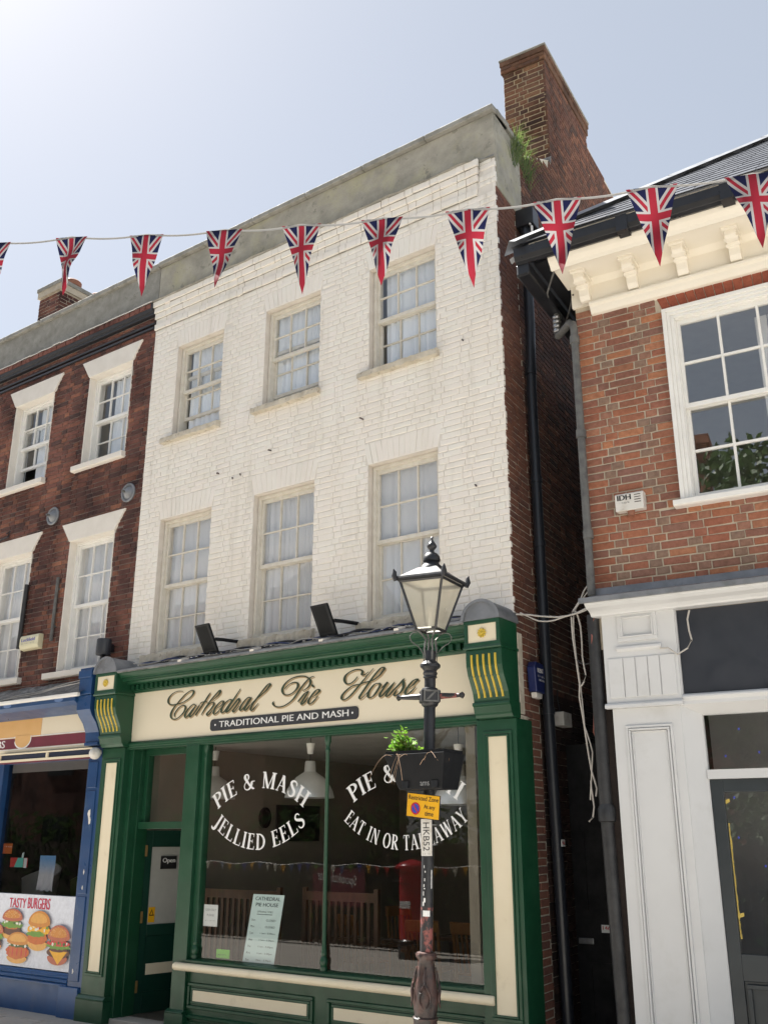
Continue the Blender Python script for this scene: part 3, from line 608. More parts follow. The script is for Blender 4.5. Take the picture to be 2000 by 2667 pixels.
MB(FS).box(.02, .19, -.016, .06, .0, 2.92).box(.02, .13, -.014, .06, 2.93, 3.65).build('render_strip', 'cream_old', H1, bev=.006)
# chimney on the gable
FC = Frame(FS((1.835, 0, 0)), 5.4)
chm = MB(FC).box(-.575, -.008, .008, 1.68, 9.5, 11.60).build('chimney', 'mortar_chim', H1)
MB(FC).box(-.60, .018, -.02, 1.71, 11.60, 11.72).box(-.615, .03, -.035, 1.72, 11.722, 11.80).build('chimney_head', 'brick_chim', chm, bev=.006)
bricks(chm, FC, (-.58, 0, 9.98, 11.6), [], 'brick_chim', course=.074, mort=.015, proud=.012, ch=.006, nmax=160)
bricks(chm, FC, (-.605, .02, 11.605, 11.72), [], 'brick_chim', course=.058, proud=.008, ch=.006, nmax=12, yoff=-.03)
bricks(chm, FS, (1.838, 3.515, 10.0, 11.6), [], 'brick_side', course=.07, mort=.0135, proud=.002, ch=.003, nmax=150, yoff=-.002)
ct = MB(FC); ct.box(-.625, .04, -.045, 1.73, 11.802, 11.835); ct.build('chimney_cap', 'coping', chm, bev=.01)
MB(FC).lathe([(.12, 11.85), (.115, 11.95), (.13, 11.96), (.13, 12.0), (.1, 12.0)], (-.22, .35), 16).build('chimney_pot', 'terracotta', chm, smooth=True)
MB(FC).px([(-.03, 9.93), (-.07, 9.93), (-.04, 10.02), (0, 10.06)], -.6, .012).build('flashing', 'flashing', chm)
MB().px([(.36, 8.9), (2.6, 11.1), (4.9, 9.2), (4.9, 9.0), (2.6, 10.9), (.5, 8.9)], XL, -4.75).build('roof', 'slate', H1)
sh = MB().box(XL, -4.2, 6, 6.2, 0, 9.2).box(XL, XL+.12, .24, 6, 3.2, 9.2)
for z in (3.12, 6.05, 8.62): sh.box(XL+.12, -4.5, .242, 6, z, z+.12)
sh.build('inner_shell', 'room', H1)
# rusted stubs and fixings in the painted wall
for x, z, l, w_ in ((-7.86, 6.02, .05, 'above the left first floor window'), (-7.04, 6.12, .06, 'above the middle first floor window'), (-5.72, 6.17, .08, 'left above the right window'), (-7.62, 5.91, .025, 'left one of a close pair'), (-7.5, 5.93, .02, 'right one of a close pair'), (-4.45, 6.72, .03, 'beside a top floor sill'), (-4.35, 5.12, .03, 'near the alley corner')):
    tag(MB().tube([(x, .02, z), (x, -l*.6, z), (x+.02, -l, z-.02)], .008, 6).build('wall_fixing', 'rusty_iron'), 'small rusted iron stub in the white wall ' + w_, 'fixing', 'rusty stubs in the white wall')
# grass tuft on the parapet by the chimney
gt = MB(FS)
for i in range(170):
    s_ = random.uniform(.42, .98); zb = 9.02+random.uniform(-.12, .2)+.2*(1-abs(s_-.7)/.3); l = random.uniform(.12, .34); a = random.uniform(0, 6.28); q = random.uniform(.04, .16)
    p0 = Vector((s_, -random.uniform(.0, .05), zb)); p1 = p0+Vector((q*math.cos(a)*.6, -abs(q*math.sin(a))*.6, l*.7)); p2 = p1+Vector((q*math.cos(a)*.8, -abs(q*math.sin(a)), l*.15-.03))
    gt.add([tuple(p0), tuple(p0+Vector((.006, -.004, 0))), tuple(p1+Vector((.005, -.003, 0))), tuple(p2), tuple(p1)], [(0, 1, 2, 4), (4, 2, 3)], 0, random.random())
tg = gt.build('grass_tuft', 'grass', recalc=False); tag(tg, 'wild grass tuft growing on the parapet beside the tall chimney', 'grass')

# ================================================================== dark red brick house on the left
LX = -14.6
H2 = thing('brick_house', 'dark sooty red brick house with white lintels left of the white house', 'house', (-11.8, 0, 0))
LT = [(-12.265, -11.338), (-10.542, -9.637)]; LB = [(-12.31, -11.41), (-10.586, -9.682)]
lz, bz = (6.725, 8.07), (3.90, 5.655)
hl = [(a, b, *lz) for a, b in LT]+[(a, b, *bz) for a, b in LB]
wl = wall_slab(H2, ID, (LX, XL-.002, 3.3, 8.79), hl, .009, .24, 'mortar_left')
bricks(wl, ID, (LX, XL-.004, 3.72, 8.60), hl+[(a-.05, b+.05, z1, z1+.24) for (a, b), z1 in ((LT[0], 8.07), (LT[1], 8.07), (LB[0], 5.655), (LB[1], 5.655))], 'brick_left', course=.0655, mort=.011, proud=.0045, ch=.004, nmax=300)
for z0, z1, yo, mt in ((8.415, 8.445, -.03, 'mortar_left'), (8.475, 8.50, -.04, 'mortar_left')):
    MB().box(LX, XL-.003, yo, .01, z0, z1).build('string_course', 'black_iron', wl, bev=.004)
MB().px([(.01, 8.615), (-.05, 8.62), (-.05, 8.655), (-.075, 8.66), (-.09, 8.70), (-.09, 8.775), (.01, 8.79)], LX, XL-.003).build('cornice_moulding', 'black_iron', H2, bev=.004)
brs = MB()
for i in range(50): a = LX+i*.107; brs.box(a, a+.095, -.10+random.uniform(-.006, .004), .0, 8.705, 8.77)
brs.build('moulding_course', 'brick_left', H2)
fl = MB()
for i in range(30):
    a = LX+(XL-LX)*i/30; b = LX+(XL-LX)*(i+1)/30; j = random.uniform(-.01, .01)
    fl.add([(a, -.11, 8.775+j), (b, -.11, 8.775+j), (b, .0, 8.815), (a, .0, 8.815), (a, -.11, 8.79+j), (b, -.11, 8.79+j)], [(0, 1, 5, 4), (4, 5, 2, 3)])
fl.build('cement_fillet', 'white_lintel', H2, recalc=False)
MB().box(LX, XL-.003, .003, .3, 8.79, 9.352).build('parapet', 'render_left', H2)
cp = MB()
for i in range(6): a = LX+i*.9; cp.box(a, min(a+.893, XL-.004), -.045, .34, 9.352, 9.425+random.uniform(-.004, .004))
cp.build('coping', 'coping', H2, bev=.012)
for i in range(2):
    for (a, b), (c, d), up in ((LT[i], lz, 1), (LB[i], bz, 0)):
        wn = sash(H2, ID, a+.01, b-.01, c+.01, d-.01, .10, 3, 2, 'white_frame', 'glass_old' if up else 'glass', lift=.3 if (up and i == 0) else 0, fw=.036, sfw=.026, bar=.015)
        sp = .18 if up else .19; ht = .255 if up else .25
        MB().py([(a-.002, d-.012), (b+.002, d-.012), (b+sp, d+ht), (a-sp, d+ht)], -.022, .115).build('lintel', 'white_lintel', wn, bev=.004)
        MB().box(a-.003, a+.012, -.003, .16, c, d-.013).build('reveal', 'white_lintel', wn); MB().box(b-.012, b+.002, -.003, .16, c, d-.013).build('reveal', 'white_lintel', wn)
        sx = (.13, .02) if up else (.2, .1)
        MB().px([(.16, c+.01), (-.07, c-.005), (-.07, c-.075), (-.055, c-.085), (.16, c-.085)], a-sx[0], b+sx[1]).build('sill', 'white_lintel', wn, bev=.004)
        nm = '%s %s' % ('top floor' if up else 'first floor', ('left', 'right')[i])
        curtain(ID, a+.03, b-.03, c+.03, d-.05, .245, 'net' if up else 'net_grey', 'white curtain inside the %s window of the sooty brick house' % nm if up else 'grey curtain inside the %s window of the sooty brick house' % nm, .02, 7, gap=(a+.06, a+.3) if up else None)
sh = MB().box(LX, XL, 6, 6.2, 0, 9.2).box(LX, LX+.12, .24, 6, 0, 9.2).box(XL-.12, XL-.004, .24, 6, 3.2, 9.2)
for z in (3.25, 6.05, 8.62): sh.box(LX+.12, XL-.12, .242, 6, z, z+.12)
sh.build('inner_shell', 'room', H2)
MB().px([(.36, 8.9), (2.6, 10.4), (4.9, 9.2), (4.9, 9.0), (2.6, 10.2), (.5, 8.9)], LX, XL-.01).build('roof', 'slate', H2)
# chimney behind its parapet
FK = Frame((-13.93, 1.2, 0), 0)
ck = MB(FK).box(.008, .602, .008, 1.3, 8.9, 11.1).box(-.03, .64, -.03, 1.34, 11.1, 11.22).build('chimney', 'mortar_right', H2)
bricks(ck, FK, (0, .61, 9.4, 11.1), [], 'brick_left', course=.07, proud=.008, ch=.006, nmax=90)
FK2 = Frame((-13.32, 1.2, 0), 90)
bricks(ck, FK2, (0, 1.3, 9.4, 11.1), [], 'brick_left', course=.07, proud=.008, ch=.006, nmax=90)
MB(FK).box(-.05, .66, -.05, 1.36, 11.22, 11.30).build('chimney_cap', 'coping', ck, bev=.01)
for yy in (.35, .95): MB(FK).lathe([(.13, 11.29), (.13, 11.36), (.17, 11.38), (.17, 11.47), (.14, 11.5), (.1, 11.5)], (.4, yy), 16).build('chimney_pot', 'terracotta', ck, smooth=True)
# iron tie plates
for x, z, nb in ((-9.473, 6.11, 'near the white house'), (-11.021, 6.09, 'further from the white house')):
    t = thing('tie_plate', 'round iron wall tie plate %s on the sooty brick wall' % nb, 'tie plate', (x, 0, z), 'tie plates on the sooty brick wall')
    rg = MB(); vs = []; n = 28
    for j in range(n):
        th = 6.283*j/n
        for r_, y_ in ((.125, .0), (.13, -.02), (.12, -.03), (.1, -.025), (.095, -.008)): vs.append((x+r_*math.cos(th), y_, z+r_*math.sin(th)))
    rg.add(vs, [(5*j+k, 5*j+k+1, 5*((j+1) % n)+k+1, 5*((j+1) % n)+k) for j in range(n) for k in range(4)]); rg.build('rim', 'lead', t, smooth=True)
    ds = MB(); vs = []; pf = ((.1, -.01), (.075, -.022), (.05, -.05), (.03, -.07), (.012, -.075))
    for j in range(n):
        th = 6.283*j/n
        for r_, y_ in pf: vs.append((x+r_*math.cos(th), y_, z+r_*math.sin(th)))
    ds.add(vs, [(5*j+k, 5*j+k+1, 5*((j+1) % n)+k+1, 5*((j+1) % n)+k) for j in range(n) for k in range(4)]+[[5*j+4 for j in range(n)]]); ds.build('boss', 'lead', t, smooth=True)
    MB().tube([(x, -.05, z), (x, -.12, z-.005)], .016, 8).build('bolt', 'pipe_grey', t)
t = thing('alarm_box', 'cream burglar alarm box on the sooty brick wall between two windows', 'alarm box', (-11.12, 0, 4.35))
MB().px([(.0, 4.245), (-.07, 4.26), (-.085, 4.30), (-.085, 4.40), (-.07, 4.44), (0, 4.445)], -11.33, -10.93).build('case', 'plastic_cream', t, bev=.008)
text(MB(), 'Lockfield', -11.285, -11.0, 4.355, 4.40, -.0866, 0, .002).build('lettering', 'sign_blue', t, recalc=False)
scribble(MB(), -11.285, -11.01, 4.322, 4.338, -.0866).build('lettering', 'ink_grey', t, recalc=False)
t = thing('conduit', 'thin grey metal conduit clipped upright beside a first floor window', 'pipe', (-10.72, 0, 4.3))
MB().tube([(-10.725, -.03, 4.32), (-10.72, -.03, 5.17)], .022, 10).build('pipe', 'pipe_grey', t, smooth=True)
for z in (4.5, 5.0): MB().box(-10.755, -10.69, -.012, .012, z, z+.025).build('clip', 'pipe_grey', t)
tag(MB().tube([(-11.42, -.03, 4.29), (-11.40, -.03, 5.17)], .03, 10).build('downpipe', 'pipe_dark', smooth=True), 'dark upright pipe at the edge of the leftmost first floor window', 'pipe')
t = thing('wall_lamp', 'dark grey cylindrical wall lamp above the blue shopfront corner', 'lamp', (-9.52, 0, 4.0))
MB().lathe([(.085, 3.995), (.088, 4.0), (.088, 4.18), (.08, 4.19), (.02, 4.192)], (-9.52, -.13), 20).build('shade', 'anthracite', t, smooth=True)
MB().box(-9.555, -9.485, -.06, .0, 4.04, 4.14).build('bracket', 'black', t, bev=.005)
MB().box(-9.545, -9.505, -.15, -.11, 3.93, 3.997).build('lamp_base', 'black', t)
tag(MB().tube([(-12.5, -.02, 5.88), (-12.2, -.05, 5.93), (-12.0, -.03, 5.96), (-11.98, -.02, 6.05), (-12.0, -.06, 6.0)], .012, 6).build('cable_hook', 'cable_dark'), 'bent black cable end sticking out of the sooty brick wall', 'cable')

# ================================================================== orange brick house on the right
RX = -3.214
FR = Frame((RX, 0, 0), 5.5)
H3 = thing('corner_house', 'orange red brick house with cream bracketed eaves right of the alley', 'house', (RX, 0, 0))
wr_ = wall_slab(H3, FR, (0, 4.6, 3.4, 7.05), [(.82, 2.36, 4.6, 6.385)], .009, .25, 'mortar_right')
ar = arch_bricks(.80, 2.37, 6.412, 6.605, 20, .06)
bricks(wr_, FR, (.003, 4.6, 3.84, 6.62), [(.80, 2.37, 4.53, 6.41), (.74, 2.43, 6.41, 6.61)], 'brick_right', course=.0713, L=.216, H=.102, mort=.0115, proud=.009, ch=.0055, hdr='header_grey')
bricks(wr_, FR, (0, .001, 0, .001), [], 'arch_red', extra=ar, proud=.004, ch=.0025, nmax=60)
# sash window with moulded architrave
wn = sash(H3, FR, .885, 2.285, 4.60, 6.305, .0, 4, 2, 'white_frame', 'glass_bright', fw=.02, sfw=.03, bar=.022)
ac = MB(FR)
for a, b, o_ in ((.804, .84, -.06), (.84, .87, -.045), (.87, .90, -.03)):
    ac.box(a, b, o_, .1, 4.575, 6.387-(a-.804)).box(2.37-(b-.8), 2.37-(a-.8), o_, .1, 4.575, 6.387-(a-.804)).box(b, 2.37-(b-.8), o_, .1, 6.387-(b-.804), 6.387-(a-.804))
ac.build('architrave', 'white_frame', wn, bev=.004)
MB(FR).px([(.1, 4.595), (-.10, 4.575), (-.10, 4.53), (-.08, 4.522), (.1, 4.522)], .747, 2.43).build('sill', 'white_frame', wn, bev=.004)
t = MB(FR).box(1.52, 1.62, .34, .37, 4.6, 6.3).box(1.63, 1.72, .34, .37, 4.6, 6.3).build('shutter', 'white_frame'); tag(t, 'white folding shutter inside the upstairs window of the orange brick house', 'shutter')
sh = MB(FR).box(.1, 4.5, 3.2, 3.3, 3.3, 7).box(.1, 4.5, .25, 3.2, 3.3, 3.4).box(.1, 4.5, .25, 3.2, 6.75, 6.85).box(.1, .2, .25, 3.2, 3.4, 6.75).box(4.4, 4.5, .25, 3.2, 3.4, 6.75); sh.build('inner_shell', 'inner_ceiling', H3)
F3 = Frame((RX, 0, 0), 95.5)
MB(F3).box(.01, 7, -.25, -.006, 0, 7.0).build('alley_wall', 'brick_alley_shade', H3)
# eaves: bed mould, frieze, brackets, corona
MB(FR).px([(.02, 6.53), (-.03, 6.54), (-.05, 6.57), (-.06, 6.60), (-.09, 6.615), (-.09, 6.64), (-.04, 6.65), (-.04, 6.84), (-.06, 6.86), (-.10, 6.89), (.02, 6.89)], .16, 4.6).build('bed_moulding', 'cornice_cream', H3, bev=.004)
MB(FR).px([(.02, 6.66), (-.02, 6.66), (-.02, 6.89), (.02, 6.89)], -.02, .165).build('cornice_stop', 'cornice_cream', H3)
MB(FR).px([(.02, 6.885), (-.42, 6.885), (-.42, 6.85), (-.45, 6.84), (-.47, 6.87), (-.51, 6.90), (-.54, 6.945), (-.56, 6.96), (-.56, 7.02), (.02, 7.02)], -.06, 4.6).build('corona', 'cornice_cream', H3, bev=.004)
for i in range(10):
    s0 = .085+.452*i; b = MB(FR)
    b.px([(-.04, 6.66), (-.09, 6.66), (-.12, 6.70), (-.13, 6.76), (-.18, 6.79), (-.21, 6.775), (-.25, 6.785), (-.27, 6.815), (-.27, 6.86), (-.04, 6.86)], s0, s0+.095)
    b.box(s0-.02, s0+.115, -.30, -.04, 6.86, 6.888)
    for k in range(2): b.tube([(s0-.012, -.225+.075*k, 6.80-.015*k), (s0+.107, -.225+.075*k, 6.80-.015*k)], .022, 8)
    b.build('bracket', 'cornice_cream', H3, bev=.005)
gp = [(-.53, 7.055), (-.53, 6.95), (-.545, 6.925), (-.58, 6.915), (-.62, 6.93), (-.645, 6.97), (-.65, 7.055), (-.635, 7.055), (-.62, 6.975), (-.58, 6.94), (-.545, 7.055)]
gut = thing('gutter', 'black rain gutter along the eaves of the orange brick house', 'gutter', (RX, 0, 6.9))
MB(FR).px(gp[:7]+[(-.6, 7.05)], -.34, 4.6).build('front_gutter', 'black', gut, bev=.003)
MB(FR).pz([(-.35, -.58), (-.22, -.58), (-.22, 2.6), (-.35, 2.6)], 6.80, 6.93).build('side_gutter', 'black', gut, bev=.02)
for s0 in (.62, 1.5, 2.4, 3.3): MB(FR).box(s0, s0+.1, -.655, -.53, 6.908, 7.06).build('joint_bracket', 'black', gut)
MB(FR).box(-.2, .0, -.5, 2.6, 6.93, 6.97).build('side_soffit', 'black', H3)
MB(FR).tube([(-.27, .05, 6.83), (-.2, -.18, 6.80), (-.05, -.40, 6.86)], .009, 6).build('stay_rod', 'pipe_grey', gut)
MB(FR).tube([(-.25, .45, 6.80), (-.12, .2, 6.78), (.0, -.03, 6.80)], .009, 6).build('stay_rod', 'pipe_grey', gut)
dp = thing('downpipe', 'weathered grey iron downpipe on the corner of the orange brick house', 'pipe', (RX, 0, 3.8))
MB(FR).tube([(-.27, .25, 6.86), (-.27, .25, 6.62), (-.265, .24, 6.56), (-.2, .15, 6.53), (-.05, -.03, 6.51), (-.012, -.06, 6.47), (-.004, -.06, 6.40), (-.012, -.06, 3.86)], .036, 12).build('pipe', 'pipe_grey', dp, smooth=True)
for z in (6.3, 5.35, 4.4): MB(FR).lathe([(.036, z-.04), (.046, z-.038), (.046, z+.038), (.036, z+.04)], (-.006, -.06), 14).build('collar', 'pipe_grey', dp, smooth=True)
for k in range(4): MB(FR).lathe([(.038, 6.60+.05*k), (.045, 6.61+.05*k), (.045, 6.63+.05*k), (.038, 6.64+.05*k)], (-.27, .25), 14).build('ring', 'metal', dp, smooth=True)
dp2 = thing('drainpipe', 'thick black iron soil pipe beside the white shop pilaster', 'pipe', (RX, 0, 0))
MB(FR).tube([(-.035, -.0, 3.70), (-.035, -.0, 2.2), (-.02, -.0, 1.2), (.0, -.0, .0)], .052, 14).build('pipe', 'pipe_dark', dp2, smooth=True)
MB(FR).lathe([(.052, 2.02), (.07, 2.03), (.072, 2.12), (.052, 2.16)], (-.03, 0), 16).build('collar', 'pipe_dark', dp2, smooth=True)
# slate roof with hip
pit = R(41); ct_, st_ = math.cos(pit), math.sin(pit); rl = 3.2
rf = MB(FR); e0 = 7.075
rf.add([(-.36, -.66, e0), (4.6, -.66, e0), (4.6, -.66+rl*ct_, e0+rl*st_), (-.36+rl*ct_, -.66+rl*ct_, e0+rl*st_), (-.36, 4.2, e0), (-.36+rl*ct_, 2.8, e0+rl*st_), (4.6, 2.8, e0+rl*st_)], [(0, 1, 2, 3), (0, 3, 5, 4), (3, 2, 6, 5)])
roof = rf.build('roof', 'slate', H3, recalc=False)
sm = {}
mb = MB(); mb.box(-.122, .122, 0, .30, .0, .006); me = bpy.data.meshes.new('slate'); me.from_pydata([tuple(v) for v in mb.v], [], mb.f); me.materials.append(M['slate'])
rot = FR.a
for rw in range(15):
    t0 = rw*.2-.02
    x = -.36+max(t0, 0)*ct_+(.0 if rw % 2 else .125)+.16
    while x < 4.4:
        o = bpy.data.objects.new('slate', me); col.objects.link(o); o.parent = roof
        p = FR((x, -.66+t0*ct_, e0+.012+t0*st_)); o.location = p-OFF[roof.name]
        o.rotation_euler = (Matrix.Rotation(rot, 3, 'Z') @ Matrix.Rotation(pit-.035, 3, 'X') @ Matrix.Rotation(random.uniform(-.012, .012), 3, 'Z')).to_euler()
        x += .25
hp = MB(FR); h0 = Vector((-.37, -.67, e0+.03)); hd = Vector((ct_, ct_, st_))
for k in range(6):
    a = h0+hd*(k*.55); b = h0+hd*(k*.55+.56); w1 = Vector((.09, -.09, -.05)); up = Vector((0, 0, .035+.006*(k % 2)))
    hp.add([tuple(a-w1*1+Vector((0, 0, -.10))), tuple(a+up), tuple(a+w1), tuple(b-w1+Vector((0, 0, -.10))), tuple(b+up), tuple(b+w1)], [(0, 1, 4, 3), (1, 2, 5, 4)])
hp.build('hip_lead', 'lead', roof, recalc=False)
MB(FR).px([(-.56, 7.02), (-.60, 7.06), (-.62, 7.085), (-.58, 7.10), (-.5, 7.06)], -.2, 4.6).build('tilting_fillet', 'cornice_cream', H3)
MB(FR).add([(-.42, -.55, 7.03), (-.12, -.66, 7.05), (-.12, -.45, 7.2), (-.38, -.3, 7.17), (-.42, -.5, 7.0)], [(0, 1, 2, 3), (0, 4, 1)]).build('lead_saddle', 'lead', roof, recalc=False)

# ---------------- white shopfront under it
S3 = thing('white_shopfront', 'freshly painted white shopfront with dark blank fascia at right edge', 'shopfront', (RX, 0, 0))
MB(FR).px([(.01, 3.93), (-.012, 3.925), (-.03, 3.85), (-.14, 3.835), (-.26, 3.795), (-.275, 3.79), (-.275, 3.762), (.01, 3.80)], -.0, 4.6).build('lead_cover', 'lead', S3, bev=.004)
MB(FR).box(-.06, 4.6, -.285, -.26, 3.748, 3.792).build('lead_edge', 'lead', S3, bev=.003)
MB(FR).px([(.01, 3.76), (-.262, 3.76), (-.255, 3.735), (-.22, 3.715), (-.14, 3.70), (-.11, 3.68), (-.10, 3.665), (.01, 3.665)], -.02, 4.6).build('cornice', 'white_shop', S3, bev=.003)
ph = MB(FR).box(.05, .655, -.048, .1, 2.93, 3.672).build('pilaster_head', 'white_shop', S3, bev=.004)
def frame_mould(mb, x0, x1, z0, z1, y, w_, d):
    mb.box(x0, x1, y-d, y, z0, z0+w_).box(x0, x1, y-d, y, z1-w_, z1).box(x0, x0+w_, y-d, y, z0+w_, z1-w_).box(x1-w_, x1, y-d, y, z0+w_, z1-w_); return mb
b = MB(FR); frame_mould(b, .185, .51, 3.44, 3.672, -.048, .03, .018); frame_mould(b, .215, .48, 3.47, 3.642, -.048, .012, .028); b.build('raised_panel', 'white_shop', ph, bev=.003)
MB(FR).px([(-.048, 3.40), (-.075, 3.395), (-.078, 3.375), (-.06, 3.36), (-.048, 3.36)], .165, .535).build('ledge', 'white_shop', ph, bev=.002)
for a, c_ in ((.085, .206), (.214, .306), (.314, .406), (.414, .504), (.512, .63)): MB(FR).box(a, c_, -.060, -.047, 2.985, 3.305).build('board', 'white_shop', ph, bev=.003)
MB(FR).px([(-.045, 2.94), (-.07, 2.94), (-.085, 2.925), (-.085, 2.90), (-.02, 2.90), (-.02, 2.94)], .04, .665).build('band', 'white_shop', ph, bev=.002)
sf = MB(FR).box(.085, .632, -.03, .1, .0, 2.90).build('pilaster', 'white_shop', S3, bev=.004)
b = MB(FR); frame_mould(b, .185, .56, .12, 2.76, -.03, .02, .016); frame_mould(b, .21, .535, .145, 2.735, -.03, .014, .026); frame_mould(b, .232, .513, .167, 2.713, -.03, .008, .012); b.build('moulding', 'white_shop', sf, bev=.003)
MB(FR).box(.665, 4.4, .0, .05, 2.985, 3.66).build('fascia', 'anthracite', S3)
b = MB(FR).box(.612, .664, -.03, .06, 2.93, 3.665); b.px([(.06, 2.985), (-.02, 2.985), (-.045, 2.97), (-.05, 2.955), (-.03, 2.93), (-.03, 2.90), (.06, 2.885)], .656, 4.4); b.build('fascia_frame', 'white_shop', S3, bev=.003)
b = MB(FR).add([(.632, -.02, 0), (.765, .09, 0), (.765, .09, 2.83), (.632, -.02, 2.90), (1.73, .09, 2.83), (1.86, -.02, 2.90)], [(0, 1, 2, 3), (3, 2, 4, 5)])
b.box(.765, 1.73, .07, .14, 2.335, 2.405).box(1.725, 1.86, -.02, .14, 0, 2.9).box(.70, .77, .092, .14, 0, 2.84).box(.77, 1.73, .092, .14, 2.825, 2.9); b.build('door_frame', 'white_shop', S3)
MB(FR).add([(.77, .115, 2.405), (1.725, .115, 2.405), (1.725, .115, 2.825), (.77, .115, 2.825)], [(0, 1, 2, 3)]).build('transom_pane', 'glass', S3, recalc=False)
dr = MB(FR).box(.772, .865, .10, .145, .03, 2.332).box(1.63, 1.722, .10, .145, .03, 2.332).box(.865, 1.63, .10, .145, 2.236, 2.332).box(.865, 1.63, .10, .145, .03, .30).box(.865, 1.63, .10, .145, .92, 1.10).box(.865, 1.63, .115, .14, .30, .92).build('door', 'anthracite_door', S3, bev=.004)
b = MB(FR); frame_mould(b, .885, 1.61, .32, .90, .112, .03, .02); b.build('door_panel', 'anthracite_door', dr, bev=.003)
MB(FR).add([(.865, .122, 1.10), (1.63, .122, 1.10), (1.63, .122, 2.236), (.865, .122, 2.236)], [(0, 1, 2, 3)]).build('door_pane', 'glass', dr, recalc=False)
tp = MB(FR)
for i in range(26):
    z = 1.2+i*.031; tp.add([(.872, .120, z), (.878+random.uniform(0, .008), .120, z), (.878+random.uniform(0, .008), .120, z+.035), (.872, .120, z+.035)], [(0, 1, 2, 3)])
tp.build('masking_tape', 'tape_yellow', dr, recalc=False)
for z, l in ((2.17, .03), (1.36, .045)): MB(FR).add([(.87, .1195, z-.02), (.87+l, .1195, z-.005), (.87+l, .1195, z+.02), (.87, .1195, z+.01)], [(0, 1, 2, 3)]).build('masking_tape', 'tape_yellow', dr, recalc=False)
b = MB(FR)
for x, z in ((.93, 2.19), (1.2, 2.2), (1.1, 1.7), (.93, 1.9), (1.15, 1.25), (.9, 2.5), (1.15, 2.52), (1.02, 2.7)): b.add([(x, .1135, z), (x+.012, .1135, z-.004), (x+.016, .1135, z+.012), (x+.003, .1135, z+.016)], [(0, 1, 2, 3)])
b.build('tape_dot', 'sign_blue', dr, recalc=False)
MB(FR).box(1.86, 4.4, .05, .12, .0, .55).box(4.3, 4.5, -.03, .12, 0, 3.0).build('stall_riser', 'white_shop', S3)
MB(FR).add([(1.86, .1, .55), (4.3, .1, .55), (4.3, .1, 2.9), (1.86, .1, 2.9)], [(0, 1, 2, 3)]).build('shop_pane', 'glass', S3, recalc=False)
b = MB(FR).box(.1, 4.5, 2.8, 2.9, 0, 3.4).box(.1, 4.5, .25, 2.8, -.05, .02).box(.1, 4.5, .25, 2.8, 3.25, 3.35).box(.1, .2, .25, 2.8, 0, 3.3).box(4.4, 4.5, .25, 2.8, 0, 3.3).box(1.5, 2.6, 1.2, 1.3, 0, 1.3)
struct(b.build('shop_room', 'room'))
tag(MB(FR).tube([(.783, -.06, 3.641), (.762, -.065, 3.568), (.768, -.07, 3.476), (.781, -.07, 3.399), (.745, -.075, 3.335), (.661, -.08, 3.291), (.593, -.09, 3.35), (.525, -.08, 3.352)], .0075, 6).build('loose_cable', 'cable_white', smooth=True), 'loose white cable end dangling across the dark blank fascia', 'cable')
ib = thing('alarm_box', 'white alarm box lettered IDH on the orange brick wall', 'alarm box', tuple(FR((.39, 0, 4.62))))
MB(FR).px([(0, 4.56), (-.10, 4.55), (-.10, 4.70), (-.07, 4.715), (0, 4.715)], .262, .505).build('case', 'plastic_white', ib, bev=.006)
text(MB(FR), 'IDH', .285, .40, 4.645, 4.692, -.1013, 0, .003).build('lettering', 'ink_black', ib, recalc=False)
scribble(MB(FR), .295, .39, 4.615, 4.628, -.1013).build('lettering', 'ink_black', ib, recalc=False)
for k in range(4): MB(FR).box(.43, .485, -.1022, -.10, 4.612+.022*k, 4.618+.022*k).build('louvre', 'rusty_iron', ib)
MB(FR).lathe([(.005, 4.51), (.025, 4.512), (.032, 4.53), (.032, 4.555)], (.385, -.06), 14).build('strobe', 'terracotta', ib, smooth=True)

# ================================================================== alley
bp_ = thing('black_downpipe', 'long black plastic downpipe on the side wall in the alley', 'pipe', tuple(FS((.55, -.08, 0))))
MB(FS).tube([(.60, -.08, 8.25), (.58, -.08, 7.0), (.52, -.08, 6.2), (.52, -.08, 3.0), (.56, -.08, 2.0), (.62, -.08, .0)], .052, 14).build('pipe', 'pipe_black', bp_, smooth=True)
for z, s0 in ((6.44, .53), (5.25, .52), (4.59, .52), (3.0, .52), (7.6, .59)): MB(FS).lathe([(.053, z-.03), (.06, z-.03), (.06, z+.03), (.053, z+.03)], (s0, -.08), 16).build('collar', 'pipe_black', bp_, smooth=True)
MB(FS).box(.52, .70, -.2, .0, 8.2, 8.42).build('hopper', 'black', bp_, bev=.01)
MB(FS).tube([(.53, -.16, 8.2), (.47, -.2, 8.12), (.47, -.2, 7.95), (.56, -.18, 8.05), (.58, -.17, 7.9)], .014, 8).build('overflow', 'white_frame', bp_)
kt = thing('alarm_box', 'navy blue alarm box lettered KENT at the alley corner', 'alarm box', tuple(FS((.28, 0, 3.25))))
MB(FS).py([(.19, 3.36), (.23, 3.41), (.40, 3.41), (.43, 3.36), (.41, 3.14), (.215, 3.14)], -.10, -.02).build('case', 'plastic_navy', kt, bev=.01)
MB(FS).py([(.235, 3.138), (.39, 3.138), (.37, 3.09), (.255, 3.09)], -.085, -.03).build('strobe', 'plastic_white', kt, bev=.006)
text(MB(FS), 'KENT', .25, .385, 3.315, 3.355, -.1015, 0, .002).build('lettering', 'letter_white', kt, recalc=False)
for k in range(2): scribble(MB(FS), .25, .40, 3.275-.035*k, 3.295-.035*k, -.1015).build('lettering', 'letter_white', kt, recalc=False)
gb = thing('junction_box', 'small grey junction box fixed to the alley wall', 'box', tuple(FS((.93, 0, 2.9))))
MB(FS).box(.84, 1.06, -.11, -.01, 2.90, 3.03).build('case', 'plastic_white', gb, bev=.005)
